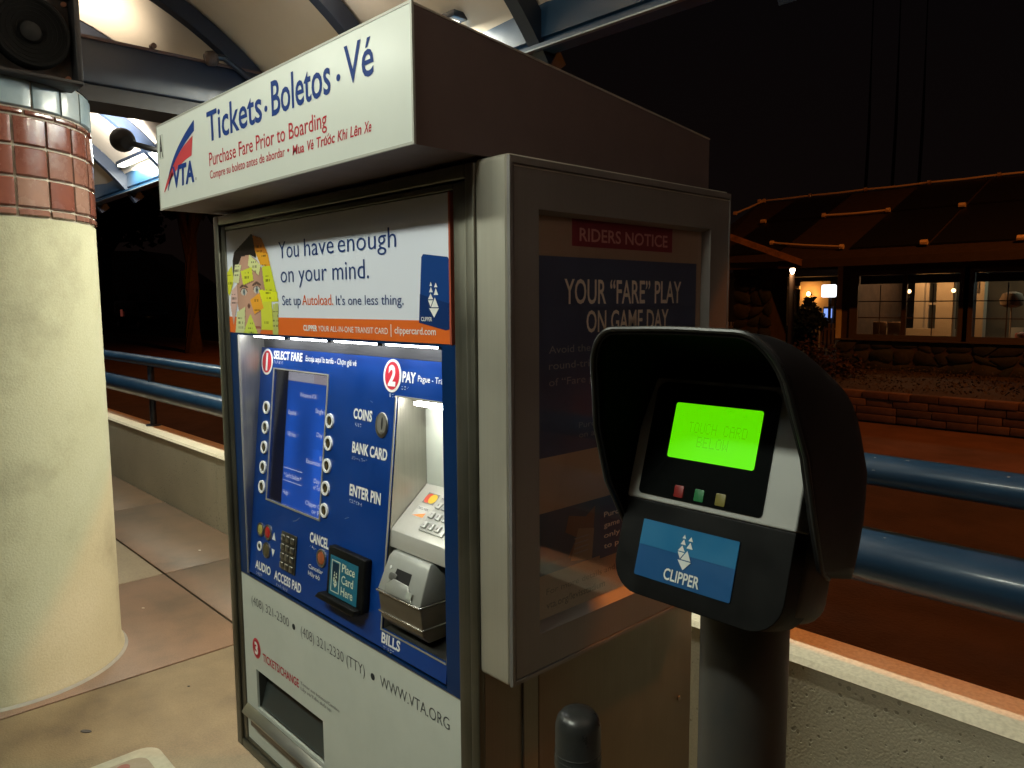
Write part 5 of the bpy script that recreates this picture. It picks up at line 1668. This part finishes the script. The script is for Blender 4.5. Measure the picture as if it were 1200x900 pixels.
def crown_mesh(name, blobs, count, size, m, parent, seed, flat=.6):
    rn = random.Random(seed)
    vs, fs = [], []
    tot = sum(b[3] ** 3 for b in blobs)
    for (cx_, cy_, cz_, r) in blobs:
        n = max(20, int(count * r ** 3 / tot))
        for i in range(n):
            d = Vector((rn.gauss(0, 1), rn.gauss(0, 1), rn.gauss(0, 1) * .9)).normalized()
            rad_ = r * (rn.random() ** .4) * rn.uniform(.8, 1.12)
            c = Vector((cx_, cy_, cz_)) + d * rad_
            s_ = size * rn.uniform(.5, 1.3)
            a = Vector((rn.gauss(0, 1), rn.gauss(0, 1), rn.gauss(0, .6))).normalized() * s_
            b = a.cross(Vector((rn.gauss(0, 1), rn.gauss(0, 1), rn.gauss(0, 1)))).normalized() * s_ * flat
            k0 = len(vs)
            vs += [c - a, c - b, c + a, c + b]
            fs.append((k0, k0 + 1, k0 + 2, k0 + 3))
    return mk(name, vs, fs, m, parent)


def tree(loc, h, r, lab, seed, cat='tree', group=None, m=LEAF, n=2600):
    rn = random.Random(seed)
    x, y = loc
    t = thing('tree', lab, cat, (x, y, 0), group)
    top = h * .62
    tr = tube('trunk', [(x, y, 0), (x + .1, y, top * .4), (x - .08, y + .1, top * .75), (x, y, top)], [r * .11, r * .085, r * .07, r * .05], BARK, t, k=9)
    blobs = []
    for i in range(7):
        a = rn.random() * 6.28
        d = r * rn.uniform(.2, .7)
        b = (x + math.cos(a) * d, y + math.sin(a) * d, h * rn.uniform(.58, .92), r * rn.uniform(.32, .55))
        blobs.append(b)
        tube('limb', [(x, y, top * rn.uniform(.55, .85)), ((x + b[0]) / 2, (y + b[1]) / 2, (top * .8 + b[2]) / 2), b[:3]], [r * .045, r * .03, r * .01], BARK, t, k=6)
    crown_mesh('crown', blobs, n, r * .085, m, t, seed)
    return t


tree((-24.5, 9.2), 8.0, 2.6, 'leafy dark tree with a slightly reddish trunk, nearest of those beyond the railing', 1)
tree((-34, 14.5), 9.5, 3.2, 'tall dark tree standing behind the railing to the left of the machine', 2)
tree((-47, 13.0), 9, 3.6, 'broad dark tree beside the dim pale building beyond the road', 3)
tree((-30, 19), 10, 3.4, 'dark tree farthest right in the gap between column and machine', 4)
for i, (x, y, h) in enumerate(((-21.1, 52.2, 25), (-19.9, 53.5, 26.5), (-18.6, 54.5, 25.5))):
    t = thing('palm_tree', ('left', 'middle', 'right')[i] + ' one of three tall thin palms barely showing against the night sky above the house', 'palm tree', (x, y, 0), 'palms behind the house')
    tube('trunk', [(x, y, 0), (x + .2, y, h * .5), (x + .1, y, h)], [.12, .10, .09], mat('dark_palm_bark', (.12, .08, .06), .95), t, k=8)
    vs, fs = [], []
    rn = random.Random(50 + i)
    for f in range(26):
        a, el = rn.random() * 6.28, rn.uniform(-.7, 1.1)
        for s_ in range(5):
            l0, l1 = s_ * .45, (s_ + 1) * .45
            for sg in (1, -1):
                dr = Vector((math.cos(a), math.sin(a), 0))
                sd_ = Vector((-math.sin(a), math.cos(a), 0)) * sg
                p_ = Vector((x + .1, y, h)) + dr * l0 * math.cos(el) + Vector((0, 0, l0 * math.sin(el) - .12 * l0 * l0))
                q2 = Vector((x + .1, y, h)) + dr * l1 * math.cos(el) + Vector((0, 0, l1 * math.sin(el) - .12 * l1 * l1))
                k0 = len(vs)
                vs += [p_, q2, (p_ + q2) / 2 + sd_ * .35 - Vector((0, 0, .15))]
                fs.append((k0, k0 + 1, k0 + 2))
    mk('crown', vs, fs, LEAF, t)
sh = [((-10.55, 22.5), 1.5, .55, 'small spiky dark tree silhouetted before the glowing cottage porch'), ((-11.3, 21.6), .75, .6, 'rounded dark shrub below the white lit sign'), ((-10.2, 21.0), .7, .6, 'dark shrub at the foot of the house corner behind the yard lamp')]
for i, ((x, y), h, r, lb) in enumerate(sh):
    t = thing('shrub', lb, 'shrub', (x, y, 0))
    tube('stem', [(x, y, 0), (x + .03, y, h * .4), (x, y, h * .7)], .04, BARK, t, k=6)
    crown_mesh('foliage', [(x, y, h * .7, r * .7), (x + r * .5, y, h * .6, r * .5), (x - r * .5, y, h * .6, r * .5), (x, y, h * .95, r * .4)], 900, .09, LEAF, t, 70 + i)
t = thing('shrub', 'reddish dry shrub against the stone base at the near corner of the house', 'shrub', (-5.35, 11.4, .34))
tube('stem', [(-5.35, 11.4, .3), (-5.33, 11.4, .45), (-5.35, 11.4, .6)], .03, BARK, t, k=6)
crown_mesh('foliage', [(-5.5, 11.4, .55, .34), (-5.1, 11.5, .5, .34), (-4.75, 11.5, .45, .28), (-5.3, 11.4, .72, .25)], 1800, .035, mat('reddish_shrub_leaf', (.05, .024, .014), .9, noise=(5, (.03, .016, .01), .8)), t, 90)

# ------------------------------------------------------------------ left far side: kerb, pale building, van
kb_ = tag(box('kerb', -75, -9, 11.6, 11.8, -.02, .10, mat('kerb_concrete', (.20, .15, .12), .9)), 'low kerb along the far side of the dark road left of the machine', 'kerb')
lot = mk('far_verge', [(-90, 11.8, .0), (-12, 11.8, .0), (-12, 45, .0), (-90, 45, .0)], [(0, 1, 2, 3)], EARTH, kind='structure')
pb = thing('pale_building', 'dim pale building with a sloping roof far behind the railing beside the column', 'building', (-76, 24, 0))
PBW = mat('pale_pink_wall', (.26, .18, .17), .85, noise=(.6, (.20, .14, .13), .8))
mk('wall', [(-79, 21, 0), (-73, 27.5, 0), (-73, 27.5, 3.6), (-76, 24.3, 6.6), (-79, 21, 6.6), (-83, 25, 0), (-77, 31.5, 0), (-77, 31.5, 3.6), (-80, 28.3, 6.6), (-83, 25, 6.6)],
   [(0, 1, 2, 3, 4), (5, 6, 7, 8, 9), (0, 1, 6, 5), (1, 2, 7, 6), (2, 3, 8, 7), (3, 4, 9, 8), (4, 0, 5, 9)], PBW, pb)
FPB = Fr((-79, 21, 0), (6, 6.5, 0), (0, 0, 1))
for i in range(3):
    f = holed('window', FPB, .8 + i * 1.9, 1.9 + i * 1.9, 1.2, 2.6, [(.9 + i * 1.9, 1.8 + i * 1.9, 1.3, 2.5)], .01, .06, TRIM, pb)
    plate('pane', FPB, .9 + i * 1.9, 1.8 + i * 1.9, 1.3, 2.5, .01, mat('dark_window_glass', (.02, .02, .02), .1), f, t=.02)
v = thing('parked_van', 'dark parked van with one small red reflector, barely visible beyond the road', 'van', (-51, 16, 0))
VP = mat('dark_van_paint', (.018, .016, .018), .3, coat=.5)
FV = Fr((-51, 15.2, 0), (1, .12, 0), (0, 0, 1))
prism('body', FV, [(-2.2, .35), (2.2, .35), (2.25, .95), (1.7, 1.1), (1.1, 1.75), (-2.0, 1.8), (-2.25, 1.1)], -1.7, 0, VP, v, bv=.08)
prism('side_window', FV, [(-1.7, 1.15), (1.2, 1.12), (.95, 1.6), (-1.7, 1.65)], .001, .02, mat('dark_window_glass', (.02, .02, .02)), v)
for a in (-1.4, 1.4):
    for n_ in (-1.62, -.16):
        wv = prism('wheel', FV, circ(a, .33, .33, 20), n_, n_ + .2, RUBBER, v, bv=.02)
        prism('hub_cap', FV, circ(a, .33, .18, 14), n_ + .201, n_ + .22, SILVER, wv)
plate('red_reflector', FV, -1.0, -.72, .82, 1.25, .021, mat('red_reflector', (.55, .10, .07), .3, emis=(.6, .12, .08), estr=.12), v, t=.02)

# street lamps that give the orange light (posts stand beyond the wall)
for (x, y, hh, lb) in ((2.4, 6.9, 1.9, 'tall street lamp over the road to the right of the ticket machine'), (-16, 8.9, 0, 'tall street lamp over the road to the left beyond the column')):
    t = thing('street_lamp', lb, 'street lamp', (x, y + 1.2, 0), 'street lamps along the road')
    tube('pole', [(x, y + 1.2, 0), (x, y + 1.2, 5), (x, y + 1.15, 7.4 + hh), (x, y + .8, 7.75 + hh), (x, y + .2, 7.75 + hh)], [.09, .07, .06, .05, .05], NAVYSTEEL, t, k=12)
    box('lamp_head', x - .14, x + .14, y - .55, y + .25, 7.56 + hh, 7.74 + hh, NAVYSTEEL, t, bv=.04)
    box('diffuser', x - .11, x + .11, y - .5, y - .05, 7.50 + hh, 7.555 + hh, mat('lit_sodium_diffuser', (.9, .5, .2), .4, emis=SOD, estr=25), t)
